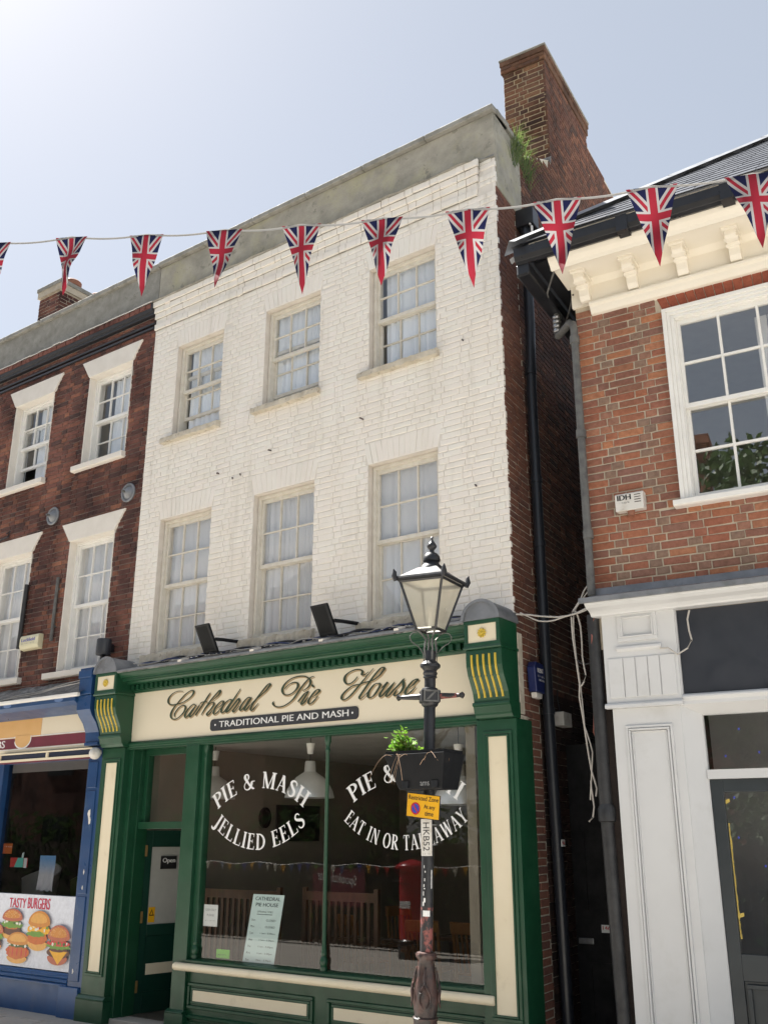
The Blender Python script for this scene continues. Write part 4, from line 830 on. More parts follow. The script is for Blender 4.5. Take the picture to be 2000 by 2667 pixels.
MB(FS).tube([(.92, -.05, 3.02), (.92, -.03, 3.15), (.95, -.02, 3.25)], .006, 6).build('lead', 'cable_dark', gb)
FG = Frame(FS((1.15, 0, 0)), 5.4)
gd = thing('alley_door', 'black painted door closing the dark alley', 'door', tuple(FG((.4, 0, 0))))
MB(FG).box(.0, .8, .0, .06, 0, 2.75).build('leaf', 'matt_black', gd)
MB(FG).box(.02, .16, -.012, .0, 1.0, 1.05).build('letter_box', 'metal', gd, bev=.004)
for z0, z1 in ((.2, .85), (1.25, 2.0)): frame_mould(MB(FG), .1, .7, z0, z1, .0, .03, .012).build('panel_moulding', 'matt_black', gd)
MB(FG).tube([(.52, -.02, 0), (.52, -.02, 2.3), (.40, -.02, 2.5)], .012, 8).build('conduit', 'pipe_grey', gd)
sg = thing('number_plate', 'white plate numbered 146 on the black alley door', 'sign', tuple(FG((.29, 0, 1.12))))
MB(FG).box(.24, .335, -.008, -.002, 1.10, 1.165).build('plate', 'paper', sg)
text(MB(FG), '146', .252, .323, 1.125, 1.155, -.0086, 0, .001).build('lettering', 'sign_red', sg, recalc=False)
sg = thing('number_sticker', 'white sticker numbered 46 on the black downpipe', 'sticker', tuple(FS((.56, -.13, 1.86))))
MB(FS).box(.52, .60, -.139, -.135, 1.83, 1.89).build('label', 'paper', sg)
text(MB(FS), '46', .53, .59, 1.845, 1.88, -.1396, 0, .001).build('lettering', 'sign_red', sg, recalc=False)
CAB = [('white', 'upper taut white cable swagged across the top of the alley', .008, [(-3.97, -.02, 3.80), (-3.852, .0, 3.784), (-3.761, .02, 3.764), (-3.671, .02, 3.747), (-3.581, .02, 3.732), (-3.492, .02, 3.732), (-3.403, .02, 3.745), (-3.332, .02, 3.769), (-3.24, .0, 3.785)]),
 ('white', 'lower slack white cable sagging across the top of the alley', .007, [(-3.93, -.02, 3.81), (-3.817, .02, 3.743), (-3.763, .02, 3.719), (-3.685, .02, 3.707), (-3.613, .02, 3.709), (-3.522, .02, 3.728), (-3.433, .03, 3.74), (-3.345, .02, 3.752), (-3.24, .0, 3.775)]),
 ('white', 'long pale cable hanging down the middle of the alley', .007, [(-3.25, .1, 4.08), (-3.339, .05, 3.936), (-3.367, .05, 3.879), (-3.418, .05, 3.814), (-3.456, .05, 3.769), (-3.469, .05, 3.721), (-3.471, .05, 3.644), (-3.469, .05, 3.54), (-3.459, .05, 3.43), (-3.45, .05, 3.348), (-3.442, .05, 3.251), (-3.432, .05, 3.144), (-3.447, .06, 3.03), (-3.432, .08, 2.841), (-3.419, .08, 2.698), (-3.405, .08, 2.556), (-3.391, .08, 2.437), (-3.367, .08, 2.347), (-3.352, .08, 2.285), (-3.365, .08, 2.224)]),
 ('white', 'second pale cable running close beside the long hanging one', .006, [(-3.22, .1, 4.05), (-3.299, .05, 3.93), (-3.349, .05, 3.876), (-3.406, .05, 3.818), (-3.439, .05, 3.772), (-3.454, .06, 3.719), (-3.461, .06, 3.621), (-3.459, .06, 3.511), (-3.451, .06, 3.375), (-3.437, .08, 3.117), (-3.431, .08, 2.971), (-3.424, .08, 2.791), (-3.383, .08, 2.646), (-3.369, .08, 2.575), (-3.381, .08, 2.471), (-3.397, .08, 2.348), (-3.416, .08, 2.197)]),
 ('white', 'pale cable loop with a sharp kink in the alley', .007, [(-3.42, .03, 3.77), (-3.407, .05, 3.718), (-3.39, .05, 3.634), (-3.387, .05, 3.503), (-3.391, .05, 3.369), (-3.382, .05, 3.288), (-3.37, .05, 3.21), (-3.391, .05, 3.157), (-3.413, .05, 3.127), (-3.431, .05, 3.123)]),
 ('red', 'reddish brown cable hanging beside the black soil pipe', .006, [(-3.199, -.06, 3.695), (-3.25, -.04, 3.603), (-3.257, -.04, 3.54), (-3.243, -.06, 3.516), (-3.253, -.05, 3.464), (-3.262, -.04, 3.37), (-3.266, -.04, 3.266), (-3.262, -.04, 3.177), (-3.27, -.03, 3.11), (-3.29, -.02, 2.958), (-3.31, .0, 2.756), (-3.366, .12, 2.74), (-3.331, .12, 2.654), (-3.31, .12, 2.52), (-3.307, .12, 2.367), (-3.309, .12, 2.095)]),
 ('dark', 'thin dark cable slung low between two hanging alley cables', .005, [(-3.449, .05, 3.354), (-3.417, .05, 3.318), (-3.372, .05, 3.3), (-3.326, .05, 3.309), (-3.27, .04, 3.345)]),
 ('white', 'short pale cable end with a hooked tip low in the alley', .007, [(-3.40, .08, 2.35), (-3.401, .08, 2.293), (-3.394, .08, 2.231), (-3.386, .08, 2.143), (-3.403, .08, 2.062), (-3.439, .08, 2.029)])]
for c_, lb, r_, pts in CAB: tag(MB().tube(pts, r_, 6).build('cable', 'cable_'+c_, smooth=True), lb, 'cable', 'cables in the alley')

SCRIPT = [[(-8.18,3.459),(-8.231,3.467),(-8.287,3.466),(-8.342,3.451),(-8.39,3.42),(-8.415,3.383),(-8.409,3.351),(-8.381,3.329),(-8.34,3.32),(-8.307,3.322),(-8.256,3.324),(-8.185,3.334),(-8.109,3.359),(-8.046,3.392),(-8.016,3.425),(-8.016,3.448),(-8.041,3.459),(-8.085,3.449),(-8.143,3.423),(-8.2,3.381),(-8.257,3.336),(-8.309,3.293),(-8.344,3.249),(-8.357,3.208),(-8.342,3.176),(-8.307,3.16),(-8.257,3.162),(-8.204,3.186),(-8.157,3.221),(-8.13,3.257),(-8.13,3.284),(-8.148,3.3),(-8.176,3.303),(-8.225,3.287),(-8.266,3.255),(-8.294,3.222),(-8.297,3.196),(-8.287,3.187)],[(-7.966,3.287),(-7.992,3.302),(-8.021,3.297),(-8.063,3.271),(-8.103,3.236),(-8.127,3.2),(-8.125,3.173),(-8.102,3.167),(-8.067,3.195),(-8.016,3.241),(-7.961,3.292)],[(-7.957,3.294),(-8.0,3.244),(-8.04,3.201),(-8.051,3.175),(-8.037,3.169),(-8.006,3.187),(-7.97,3.219),(-7.936,3.254),(-7.901,3.294)],[(-7.747,3.409),(-7.809,3.343),(-7.882,3.262),(-7.942,3.202),(-7.961,3.177)],[(-7.902,3.301),(-7.876,3.314),(-7.833,3.317),(-7.785,3.313)],[(-7.711,3.321),(-7.63,3.367),(-7.601,3.402),(-7.608,3.424),(-7.638,3.405),(-7.728,3.333),(-7.802,3.26),(-7.872,3.176)],[(-7.836,3.221),(-7.776,3.273),(-7.725,3.299),(-7.693,3.297),(-7.691,3.27),(-7.73,3.228),(-7.775,3.194),(-7.784,3.176),(-7.767,3.166),(-7.737,3.184),(-7.697,3.219)],[(-7.643,3.229),(-7.6,3.245),(-7.557,3.27),(-7.542,3.293),(-7.554,3.304),(-7.582,3.3),(-7.63,3.271),(-7.666,3.23),(-7.682,3.192),(-7.67,3.171),(-7.645,3.177),(-7.608,3.202),(-7.571,3.231)],[(-7.421,3.291),(-7.428,3.308),(-7.455,3.31),(-7.503,3.286),(-7.545,3.249),(-7.567,3.211),(-7.562,3.183),(-7.539,3.18),(-7.508,3.203),(-7.462,3.251),(-7.426,3.292)],[(-7.298,3.414),(-7.349,3.357),(-7.405,3.294),(-7.455,3.235),(-7.491,3.19),(-7.484,3.18),(-7.458,3.192),(-7.421,3.221),(-7.37,3.268),(-7.324,3.311),(-7.309,3.295),(-7.306,3.283),(-7.336,3.25),(-7.377,3.209),(-7.395,3.187),(-7.38,3.176),(-7.349,3.196),(-7.303,3.235)],[(-7.141,3.301),(-7.158,3.312),(-7.189,3.309),(-7.236,3.277),(-7.276,3.237),(-7.293,3.203),(-7.283,3.185),(-7.262,3.19),(-7.216,3.229),(-7.166,3.284),(-7.131,3.312)],[(-7.128,3.31),(-7.175,3.257),(-7.215,3.213),(-7.225,3.191),(-7.211,3.18),(-7.183,3.199),(-7.147,3.232)],[(-7.147,3.224),(-7.101,3.263),(-7.025,3.308),(-6.939,3.359),(-6.889,3.405),(-6.877,3.423),(-6.891,3.432),(-6.926,3.412),(-6.986,3.359),(-7.051,3.298),(-7.106,3.244),(-7.135,3.2),(-7.133,3.177),(-7.112,3.175),(-7.072,3.207),(-7.029,3.242)],[(-6.67,3.357),(-6.645,3.382),(-6.599,3.407),(-6.547,3.416),(-6.51,3.41),(-6.495,3.391),(-6.498,3.363),(-6.53,3.33),(-6.576,3.305),(-6.622,3.295),(-6.665,3.3),(-6.694,3.322),(-6.705,3.355),(-6.688,3.393),(-6.647,3.429),(-6.591,3.456),(-6.521,3.471),(-6.451,3.472),(-6.395,3.463),(-6.353,3.442),(-6.329,3.412),(-6.333,3.38),(-6.359,3.351),(-6.4,3.33),(-6.428,3.327),(-6.437,3.331)],[(-6.28,3.453),(-6.312,3.451),(-6.358,3.432),(-6.407,3.394),(-6.456,3.348),(-6.501,3.299),(-6.545,3.253),(-6.591,3.221),(-6.642,3.197),(-6.693,3.183),(-6.745,3.18),(-6.788,3.19),(-6.818,3.21),(-6.824,3.232),(-6.808,3.241)],[(-6.49,3.214),(-6.448,3.249),(-6.399,3.291),(-6.349,3.311)],[(-6.345,3.314),(-6.389,3.262),(-6.428,3.216),(-6.441,3.196),(-6.432,3.185),(-6.405,3.2),(-6.351,3.249)],[(-6.289,3.368),(-6.302,3.351)],[(-6.301,3.248),(-6.261,3.262),(-6.221,3.29),(-6.211,3.309),(-6.227,3.317),(-6.258,3.307),(-6.302,3.269),(-6.337,3.23),(-6.348,3.203),(-6.336,3.183),(-6.309,3.186),(-6.26,3.221),(-6.223,3.254)],[(-5.728,3.401),(-5.767,3.366),(-5.82,3.341),(-5.866,3.345),(-5.89,3.382),(-5.877,3.423),(-5.828,3.455),(-5.755,3.472),(-5.696,3.466),(-5.67,3.445),(-5.676,3.42),(-5.66,3.411),(-5.631,3.416),(-5.592,3.438)],[(-5.534,3.464),(-5.592,3.417),(-5.656,3.361),(-5.721,3.304),(-5.779,3.252),(-5.837,3.21),(-5.89,3.188),(-5.92,3.201),(-5.917,3.232),(-5.871,3.275),(-5.806,3.311),(-5.747,3.322),(-5.701,3.323),(-5.656,3.335),(-5.591,3.342),(-5.527,3.355),(-5.464,3.39),(-5.42,3.432),(-5.41,3.452),(-5.423,3.463),(-5.451,3.456),(-5.509,3.41),(-5.572,3.348),(-5.63,3.286),(-5.681,3.229),(-5.703,3.199),(-5.693,3.183),(-5.661,3.196),(-5.597,3.247)],[(-5.476,3.314),(-5.521,3.308),(-5.572,3.266),(-5.597,3.227),(-5.597,3.196),(-5.571,3.184),(-5.527,3.206),(-5.483,3.253),(-5.457,3.292),(-5.467,3.313),(-5.483,3.307)],[(-5.445,3.26),(-5.401,3.292),(-5.369,3.315),(-5.413,3.263),(-5.451,3.22),(-5.46,3.196),(-5.448,3.184),(-5.413,3.207),(-5.357,3.253),(-5.288,3.308)],[(-5.285,3.31),(-5.332,3.256),(-5.376,3.209),(-5.385,3.19),(-5.369,3.181),(-5.332,3.206),(-5.289,3.242),(-5.239,3.278),(-5.19,3.319),(-5.168,3.33)],[(-5.187,3.319),(-5.184,3.284),(-5.187,3.249),(-5.215,3.211),(-5.258,3.184),(-5.283,3.181),(-5.289,3.197),(-5.258,3.235)],[(-5.123,3.238),(-5.075,3.264),(-5.032,3.3),(-5.026,3.312),(-5.044,3.314),(-5.086,3.295),(-5.135,3.249),(-5.163,3.207),(-5.157,3.184),(-5.136,3.182),(-5.087,3.211),(-5.045,3.247)]]
FLAGS = [(-4.762, -4.927, 5.267), (-4.231, -4.78, 5.178), (-3.744, -4.638, 5.078), (-3.27, -4.505, 4.993), (-2.831, -4.382, 4.916), (-2.402, -4.264, 4.846), (-1.975, -4.149, 4.788), (-1.558, -4.038, 4.732), (-1.146, -3.931, 4.687), (-0.739, -3.824, 4.638), (-0.338, -3.72, 4.594)]
# ================================================================== green shopfront
S1 = thing('green_shopfront', 'green and cream pie shop front under the white house', 'shopfront', (-6.7, 0, 0))
def pilaster(x0, x1, pan, lb):
    p = MB().box(x0, x1, -.075, .22, .0, 2.885).build('pilaster', 'green', S1, bev=.005)
    a, b, z0, z1 = pan
    MB().box(a+.012, b-.012, -.083, -.07, z0+.012, z1-.012).build('panel', 'cream', p)
    frame_mould(MB(), a-.035, b+.035, z0-.035, z1+.035, -.0735, .028, .016).build('panel_moulding', 'green', p, bev=.004)
    frame_mould(MB(), a-.004, b+.004, z0-.004, z1+.004, -.074, .016, .022).build('panel_bead', 'green', p, bev=.004)
    MB().box(x0-.035, x1+.035, -.11, .2, .0, .25).px([(-.075, .295), (-.09, .285), (-.112, .262), (-.115, .25), (.1, .25), (.1, .295)], x0-.03, x1+.03).build('plinth', 'green', p, bev=.004)
    return p
pilaster(-9.43, -9.04, (-9.345, -9.125, .515, 2.73), 'left'); pilaster(-4.38, -3.985, (-4.272, -4.063, .55, 2.748), 'right')
def console(x0, x1):
    pr = [(-.30, 3.465), (-.305, 3.40), (-.30, 3.32), (-.275, 3.24), (-.235, 3.17), (-.20, 3.10), (-.185, 3.04), (-.185, 3.02)]
    c_ = MB().px([(.0, 3.465)]+pr+[(.0, 3.02)], x0, x1).build('console', 'green', S1, bev=.004)
    MB().box(x0-.0, x1+.0, -.31, .0, 3.49, 3.725).build('block', 'green', c_, bev=.004)
    frame_mould(MB(), x0, x1, 3.49, 3.722, -.309, .035, .014).build('block_frame', 'green', c_, bev=.004)
    MB().box(x0+.036, x1-.036, -.3125, -.305, 3.526, 3.686).build('block_panel', 'cream', c_)
    MB().px([(0, 3.492), (-.325, 3.492), (-.33, 3.478), (-.32, 3.466), (0, 3.466)], x0-.012, x1+.012).build('band', 'green', c_, bev=.003)
    MB().px([(0, 3.022), (-.2, 3.022), (-.205, 3.0), (-.185, 2.985), (-.17, 2.93), (-.155, 2.915), (-.14, 2.89), (0, 2.885)], x0-.006, x1+.006).build('foot', 'green', c_, bev=.003)
    w_ = (x1-x0-.12)/4
    for k in range(5):
        xx = x0+.06+w_*k
        MB().tube([(xx, y_-.002, z_) for y_, z_ in catmull([(-.303, 3.42), (-.30, 3.33), (-.275, 3.245), (-.235, 3.175), (-.20, 3.105), (-.188, 3.06)], 4)], .0105, 8).build('flute', 'gold', c_, smooth=True)
    xc = (x0+x1)/2; n = 18; rr = (x1-x0)/2+.012; vs = []
    for yy in (-.335, .02):
        for j in range(n+1): th = math.pi*j/n; vs.append((xc-rr*math.cos(th), yy, 3.722+rr*.93*math.sin(th)))
    dm = MB().add(vs, [list(range(n+1))[::-1], [n+1+i for i in range(n+1)]]+[(i, i+1, n+2+i, n+1+i) for i in range(n)]+[(0, n+1, 2*n+1, n)])
    dm.build('cap', 'lead', c_, smooth=True)
    vs = []
    for yy, r2 in ((-.352, rr+.006), (-.352, rr-.022), (-.333, rr-.022), (-.333, rr+.006)):
        for j in range(n+1): th = math.pi*j/n; vs.append((xc-r2*math.cos(th), yy, 3.722+r2*.93*math.sin(th)))
    k = n+1; MB().add(vs, [(a*k+i, a*k+i+1, ((a+1) % 4)*k+i+1, ((a+1) % 4)*k+i) for a in range(4) for i in range(n)]).build('cap_rim', 'lead', c_, smooth=True)
    ro = MB(); zc = 3.606
    for j in range(10):
        th = .628*j; ro.tube([(xc+.014*math.cos(th), -.316, zc+.014*math.sin(th)), (xc+.034*math.cos(th), -.322, zc+.034*math.sin(th)), (xc+.042*math.cos(th), -.316, zc+.042*math.sin(th))], .01, 6, 0, (.007, .0105, .006))
    ro.tube([(xc, -.312, zc), (xc, -.326, zc), (xc, -.334, zc)], .014, 10, 0, (.018, .016, .006)); ro.build('rosette', 'gold', c_, smooth=True)
    return c_
console(-9.37, -9.0); console(-4.335, -3.98)
# cornice, dentils, lead flat
cn = MB().px([(.0, 3.50), (-.055, 3.50), (-.06, 3.515), (-.075, 3.52), (-.075, 3.585), (-.15, 3.59), (-.165, 3.60), (-.175, 3.615), (-.235, 3.62), (-.235, 3.645), (-.262, 3.655), (-.285, 3.675), (-.292, 3.695), (-.31, 3.70), (-.31, 3.715), (0, 3.73)], -8.998, -4.337).build('cornice', 'green', S1, bev=.003)
n = 58
for i in range(n): x = -8.97+i*.0805; MB().box(x, x+.042, -.118, -.073, 3.528, 3.584).build('dentil', 'green', cn)
rf = MB(); n = 48; vs = []
for i in range(n+1):
    x = -8.99+4.65*i/n
    for yy, zz in ((-.322, 3.70), (-.322, 3.722), (-.305, 3.734), (-.2, 3.77), (-.1, 3.80), (.01, 3.835)): vs.append((x, yy, zz+random.uniform(-.005, .005)*(0 if yy < -.3 else 1.6)))
rf.add(vs, [(6*i+k, 6*i+k+1, 6*(i+1)+k+1, 6*(i+1)+k) for i in range(n) for k in range(5)]); rf.build('lead_flat', 'flashing', cn, recalc=False)
MB().px([(-.335, 3.712), (-.335, 3.735), (-.30, 3.742), (-.30, 3.712)], -8.99, -4.34).build('lead_edge', 'lead', cn, bev=.004)
for x in (-7.97, -6.9, -5.98, -5.08): MB().px([(-.34, 3.728), (-.345, 3.748), (-.22, 3.79), (-.22, 3.77)], x, x+.05).build('lead_clip', 'white_lintel', cn)
# fascia board and its lettering
fb = MB().box(-8.998, -4.337, -.03, .005, 2.94, 3.51).build('fascia', 'cream_sign', S1)
MB().px([(.02, 2.945), (-.05, 2.945), (-.07, 2.925), (-.07, 2.905), (-.04, 2.885), (-.04, 2.86), (.10, 2.86), (.10, 2.945)], -9.04, -4.38).build('fascia_bead', 'green', S1, bev=.003)
def script(dx, dz, y, wmax, wmin, name, mat):
    mb = MB(); k = 0
    for s_ in SCRIPT:
        pts = [(p[0]+dx, p[1]+dz) for p in catmull(s_, 5)]; dot = len(s_) == 2
        for q in ribbon(pts, lambda d, t: .04 if dot else (wmin+(wmax-wmin)*max(0, abs(d[1])-.35)**1.4/.55)*min(1, .35+6*min(t, 1-t))):
            mb.poly(q, y-.00004*(k % 40), 0); k += 1
    mb.build(name, mat, fb, recalc=False)
script(.012, -.012, -.0312, .036, .015, 'lettering_shadow', 'letter_brown'); script(0, 0, -.0345, .033, .0105, 'lettering', 'letter_green')
def rrect(x0, x1, z0, z1, r_, n=5):
    out = []
    for cx, cz, a0 in ((x1-r_, z1-r_, 0), (x0+r_, z1-r_, 90), (x0+r_, z0+r_, 180), (x1-r_, z0+r_, 270)):
        out += [(cx+r_*math.cos(R(a0+90*i/n)), cz+r_*math.sin(R(a0+90*i/n))) for i in range(n+1)]
    return out
pl = MB().py(rrect(-7.722, -5.712, 2.992, 3.116, .04), -.038, -.03).build('name_plate', 'plate_dark', fb)
lt = text(MB(), 'TRADITIONAL PIE AND MASH', -7.585, -5.832, 3.026, 3.091, -.0388, 0, .0016)
for x in (-7.645, -5.785): lt.poly([(x+.011*math.cos(R(45*i)), 3.055+.011*math.sin(R(45*i))) for i in range(8)], -.0388)
lt.build('strapline', 'letter_white', fb, recalc=False)
# shop window
wnd = MB().box(-8.06, -7.862, -.045, .12, .02, 2.86).box(-7.862, -7.78, -.0, .09, .70, 2.86).box(-7.78, -4.38, -.02, .09, 2.858, 2.90).px([(.12, .745), (-.02, .74), (-.06, .73), (-.06, .70), (-.04, .665), (.12, .665)], -7.862, -4.38).box(-4.385, -4.355, -.02, .09, .745, 2.858).build('shop_window', 'green', S1, bev=.004)
for a, b in ((-7.78, -6.135), (-6.105, -4.357)): MB().add([(a, .035, .745), (b, .035, .745), (b, .035, 2.86), (a, .035, 2.86)], [(0, 1, 2, 3)]).build('pane', 'glass_shop', wnd, recalc=False)
def colonette(x, r_=.019): return MB().lathe([(.034, .742), (.034, .775), (.028, .78), (.036, .80), (.038, .83), (.028, .855), (.022, .865), (.028, .88), (.026, .90), (r_, .96), (r_, 2.70), (r_+.008, 2.72), (r_, 2.74), (r_+.004, 2.78), (r_+.014, 2.80), (r_+.014, 2.86)], (x, .01), 16)
colonette(-6.12).build('mullion', 'green', wnd, smooth=True); colonette(-4.375, .014).build('mullion', 'green', wnd, smooth=True); colonette(-7.80, .014).build('mullion', 'green', wnd, smooth=True)
MB().tube([(-7.985, -.09, .668), (-7.97, -.09, .668), (-4.285, -.09, .66), (-4.27, -.09, .66)], .038, 14, 0, (.03, .038, .038, .03)).build('handrail', 'cream', S1, smooth=True)
sr = MB().box(-7.862, -4.38, -.0, .12, .02, .664).build('stall_riser', 'green', S1)
for a, b in ((-7.775, -6.295), (-5.98, -4.47)):
    MB().box(a, b, -.012, .002, .355, .452).build('riser_panel', 'cream', sr)
    frame_mould(MB(), a-.075, b+.075, .285, .52, -.0005, .03, .02).build('riser_moulding', 'green', sr, bev=.006); frame_mould(MB(), a-.03, b+.03, .33, .478, -.0005, .026, .012).build('riser_bead', 'green', sr, bev=.005)
MB().px([(0, .235), (-.025, .225), (-.03, .205), (0, .195)], -7.862, -4.38).box(-7.862, -4.38, -.02, .0, .02, .17).build('skirting', 'green', sr)
MB().box(-8.10, -7.84, -.075, .12, .02, .235).px([(-.04, .27), (-.08, .245), (-.08, .235), (.1, .235), (.1, .27)], -8.09, -7.85).build('plinth', 'green', wnd, bev=.004)
# doorway: jamb, transom, fanlight and the leaf standing open inwards
jb = MB().box(-9.04, -8.965, -.0, .26, .02, 2.86).box(-8.965, -8.94, .10, .26, .02, 2.86).box(-8.94, -8.06, .12, .24, 1.995, 2.07).box(-8.94, -8.06, .16, .24, 2.80, 2.9).box(-8.94, -8.88, .16, .24, 2.07, 2.80).box(-8.08, -8.055, .1, .26, .05, 2.86).build('door_frame', 'green', S1, bev=.004)
MB().add([(-8.88, .2, 2.07), (-8.08, .2, 2.07), (-8.08, .2, 2.80), (-8.88, .2, 2.80)], [(0, 1, 2, 3)]).build('fanlight', 'glass_shop', jb, recalc=False)
MB().box(-9.0, -8.06, -.02, .5, .02, .085).build('threshold', 'stone', S1, bev=.008)
FD = Frame((-8.955, .25, 0), 82)
dl = MB(FD).box(0, .11, .0, .045, .09, 1.98).box(.70, .80, .0, .045, .09, 1.98).box(.11, .70, .0, .045, 1.80, 1.98).box(.11, .70, .0, .045, .86, .98).box(.11, .70, .0, .045, .09, .30).box(.11, .70, .012, .04, .30, .86).build('door', 'green_dark', S1, bev=.004)
MB(FD).box(.11, .70, .012, .03, .98, 1.80).build('white_panel', 'door_panel_white', dl)
MB(FD).box(.14, .70, -.008, .01, .47, .58).build('cream_strip', 'cream', dl)
MB(FD).box(.62, .645, -.05, .0, 1.05, 1.12).build('handle', 'metal', dl)
for z in (.3, 1.0, 1.7): MB(FD).box(-.012, .04, -.014, .0, z, z+.12).build('hinge', 'brass', dl)
os_ = thing('open_sign', 'small dark hanging sign reading Open on the shop door', 'sign', tuple(FD((.36, -.01, 1.65))))
MB(FD).box(.24, .45, -.004, .008, 1.56, 1.70).build('board', 'ink_black', os_)
text(MB(FD), 'Open', .26, .43, 1.615, 1.68, -.0048, 0, .002).build('lettering', 'letter_white', os_, recalc=False)
ws = thing('warning_sticker', 'yellow triangular warning sticker low on the white door panel', 'sticker', tuple(FD((.16, 0, 1.05))))
MB(FD).box(.125, .21, .009, .011, 1.0, 1.16).build('label', 'yellow', ws)
MB(FD).add([(.135, .0085, 1.07), (.20, .0085, 1.07), (.168, .0085, 1.14)], [(0, 1, 2)]).add([(.15, .008, 1.08), (.186, .008, 1.08), (.168, .008, 1.12)], [(0, 1, 2)], 1).build('triangle', ['ink_black', 'yellow'], ws, recalc=False)
# window lettering: white serif capitals on arcs, on the outer face of the glass
for a in (('PIE & MASH', -7.02, 1.43, .955, 38, .162, .0335, True), ('JELLIED EELS', -7.03, 2.72, .935, 43, .155, .0335, False), ('PIE & MASH', -5.235, 1.42, .985, 36, .162, .0335, True), ('EAT IN OR TAKEAWAY', -5.235, 2.83, 1.035, 42, .13, .0335, False)):
    for wd_ in arc_text(MB(), *a): wd_.build('window_lettering', 'letter_white', wnd, recalc=False)
# notices inside the glass
op = thing('opening_times_notice', 'tall pale mint card of opening times leaning in the window', 'notice', (-6.95, .06, .74))
MB().add([(-7.20, .075, .745), (-6.79, .075, .745), (-6.715, .115, 1.365), (-7.125, .115, 1.365), (-7.20, .081, .745), (-6.79, .081, .745), (-6.715, .121, 1.365), (-7.125, .121, 1.365)], [(0, 1, 2, 3), (4, 7, 6, 5), (0, 4, 5, 1), (1, 5, 6, 2), (2, 6, 7, 3), (3, 7, 4, 0)]).build('card', 'mint_paper', op)
def opn(mb, txt, u0, u1, v0, v1, b=0):
    fn = lambda u, v: (-7.20+.41*(u0+(u1-u0)*u)+.075*(v0+(v1-v0)*v), .0735+.04*(v0+(v1-v0)*v), .745+.62*(v0+(v1-v0)*v))
    return text(mb, txt, 0, 1, 0, 1, 0, 0, b, fn)
b = MB(); opn(b, 'CATHEDRAL', .10, .90, .91, .965, .001); opn(b, 'PIE HOUSE', .14, .86, .82, .875, .001); opn(b, 'OPENING TIMES', .22, .72, .73, .755)
for i, (a, c_) in enumerate((('Sun', 'CLOSED'), ('Mon', 'CLOSED'), ('Tues', '11am - 5.00pm'), ('Wed', '11am - 5.00pm'), ('Thur', '11am - 5.00pm'), ('Fri', '11am - 5.00pm'), ('Sat', '10am - 5.00pm'))):
    v = .605-.097*i; opn(b, a, .08, .2, v, v+.03); opn(b, c_, .55 if len(c_) < 8 else .42, .86 if len(c_) < 8 else .9, v, v+.03)
b.build('print', 'ink', op, recalc=False)
MB().add([(-7.20+.41*u+.075*v, .0733+.04*v, .745+.62*v) for u, v in ((.22, .70), (.72, .70), (.72, .708), (.22, .708))], [(0, 1, 2, 3)]).build('rule', 'ink', op, recalc=False)
cs = thing('cash_notice', 'white sheet reading CASH ONLY PLEASE taped low in the window', 'notice', (-7.69, .05, 1.15))
MB().box(-7.745, -7.545, .048, .051, 1.045, 1.25).build('sheet', 'paper', cs)
b = MB(); text(b, 'CASH ONLY', -7.72, -7.57, 1.19, 1.212, .0475); text(b, 'PLEASE', -7.695, -7.595, 1.14, 1.162, .0475); scribble(b, -7.72, -7.57, 1.095, 1.103, .0475); b.build('print', 'ink_grey', cs, recalc=False)
gs = thing('green_sticker', 'small bright green sticker at the bottom of the window', 'sticker', (-7.44, .04, .80))
m_, t_, b_ = newmat('lime_print'); b_.inputs['Base Color'].default_value = (.14, .46, .03, 1); M['lime'] = m_
MB().box(-7.53, -7.345, .041, .043, .76, .842).build('label', 'lime', gs); scribble(MB(), -7.51, -7.40, .785, .80, .0405).build('print', 'ink_black', gs, recalc=False)
# ---------------- shop interior
rm = MB().box(-9.1, -4.28, 5.4, 5.5, .0, 2.95).box(-9.10, -9.0, .3, 5.4, .0, 2.95).box(-4.72, -4.62, .3, 5.4, 0, 2.95); struct(rm.build('interior_wall', 'inner_wall'))
struct(MB().box(-9.05, -4.4, .2, 5.4, .0, .09).build('interior_floor', 'inner_floor')); struct(MB().box(-9.05, -4.2, .12, 5.4, 2.95, 3.05).build('interior_ceiling', 'inner_ceiling'))
def pendant(x, y, z, lb):
    t = thing('pendant_lamp', lb, 'lamp', (x, y, z), 'aluminium pendant lamps')
    MB().lathe([(.262, z), (.26, z+.012), (.245, z+.07), (.20, z+.15), (.145, z+.21), (.085, z+.25), (.066, z+.262), (.062, z+.27), (.056, z+.36), (.05, z+.375), (.01, z+.378)], (x, y), 28).build('shade', 'alu', t, smooth=True)
    MB().lathe([(.25, z+.004), (.232, z+.07), (.185, z+.15), (.06, z+.24), (.001, z+.245)], (x, y), 24).build('liner', 'white_paint', t, smooth=True)
    MB().tube([(x, y, z+.37), (x, y, 2.95)], .004, 6).build('flex', 'cable_dark', t)
    MB().lathe([(.03, z+.45), (.045, z+.55), (.048, z+.56), (.01, z+.565)], (x, y), 14).build('ceiling_cup', 'white_paint', t, smooth=True)
pendant(-6.80, .56, 2.30, 'aluminium pendant lamp hanging just left of the window mullion'); pendant(-4.98, .60, 2.20, 'aluminium pendant lamp hanging behind the planter at the right pane')
pendant(-8.66, 1.0, 2.34, 'aluminium pendant lamp at the far left edge of the pie shop window')
tag(MB().box(-8.99, -8.965, 2.5, 3.4, 1.86, 2.32).build('menu_board', 'ink_black', bev=.004), 'dark menu board on the beige wall inside the pie shop', 'board')
ck2 = thing('wall_clock', 'dark oval clock on the beige wall inside the pie shop', 'clock', (-8.98, 2.28, 2.15))
vs = []; n = 20
for xx, r_ in ((-8.995, .13), (-8.96, .13), (-8.955, .09), (-8.97, .085)):
    for j in range(n): vs.append((xx, 2.28+r_*.8*math.cos(6.283*j/n), 2.15+r_*math.sin(6.283*j/n)))
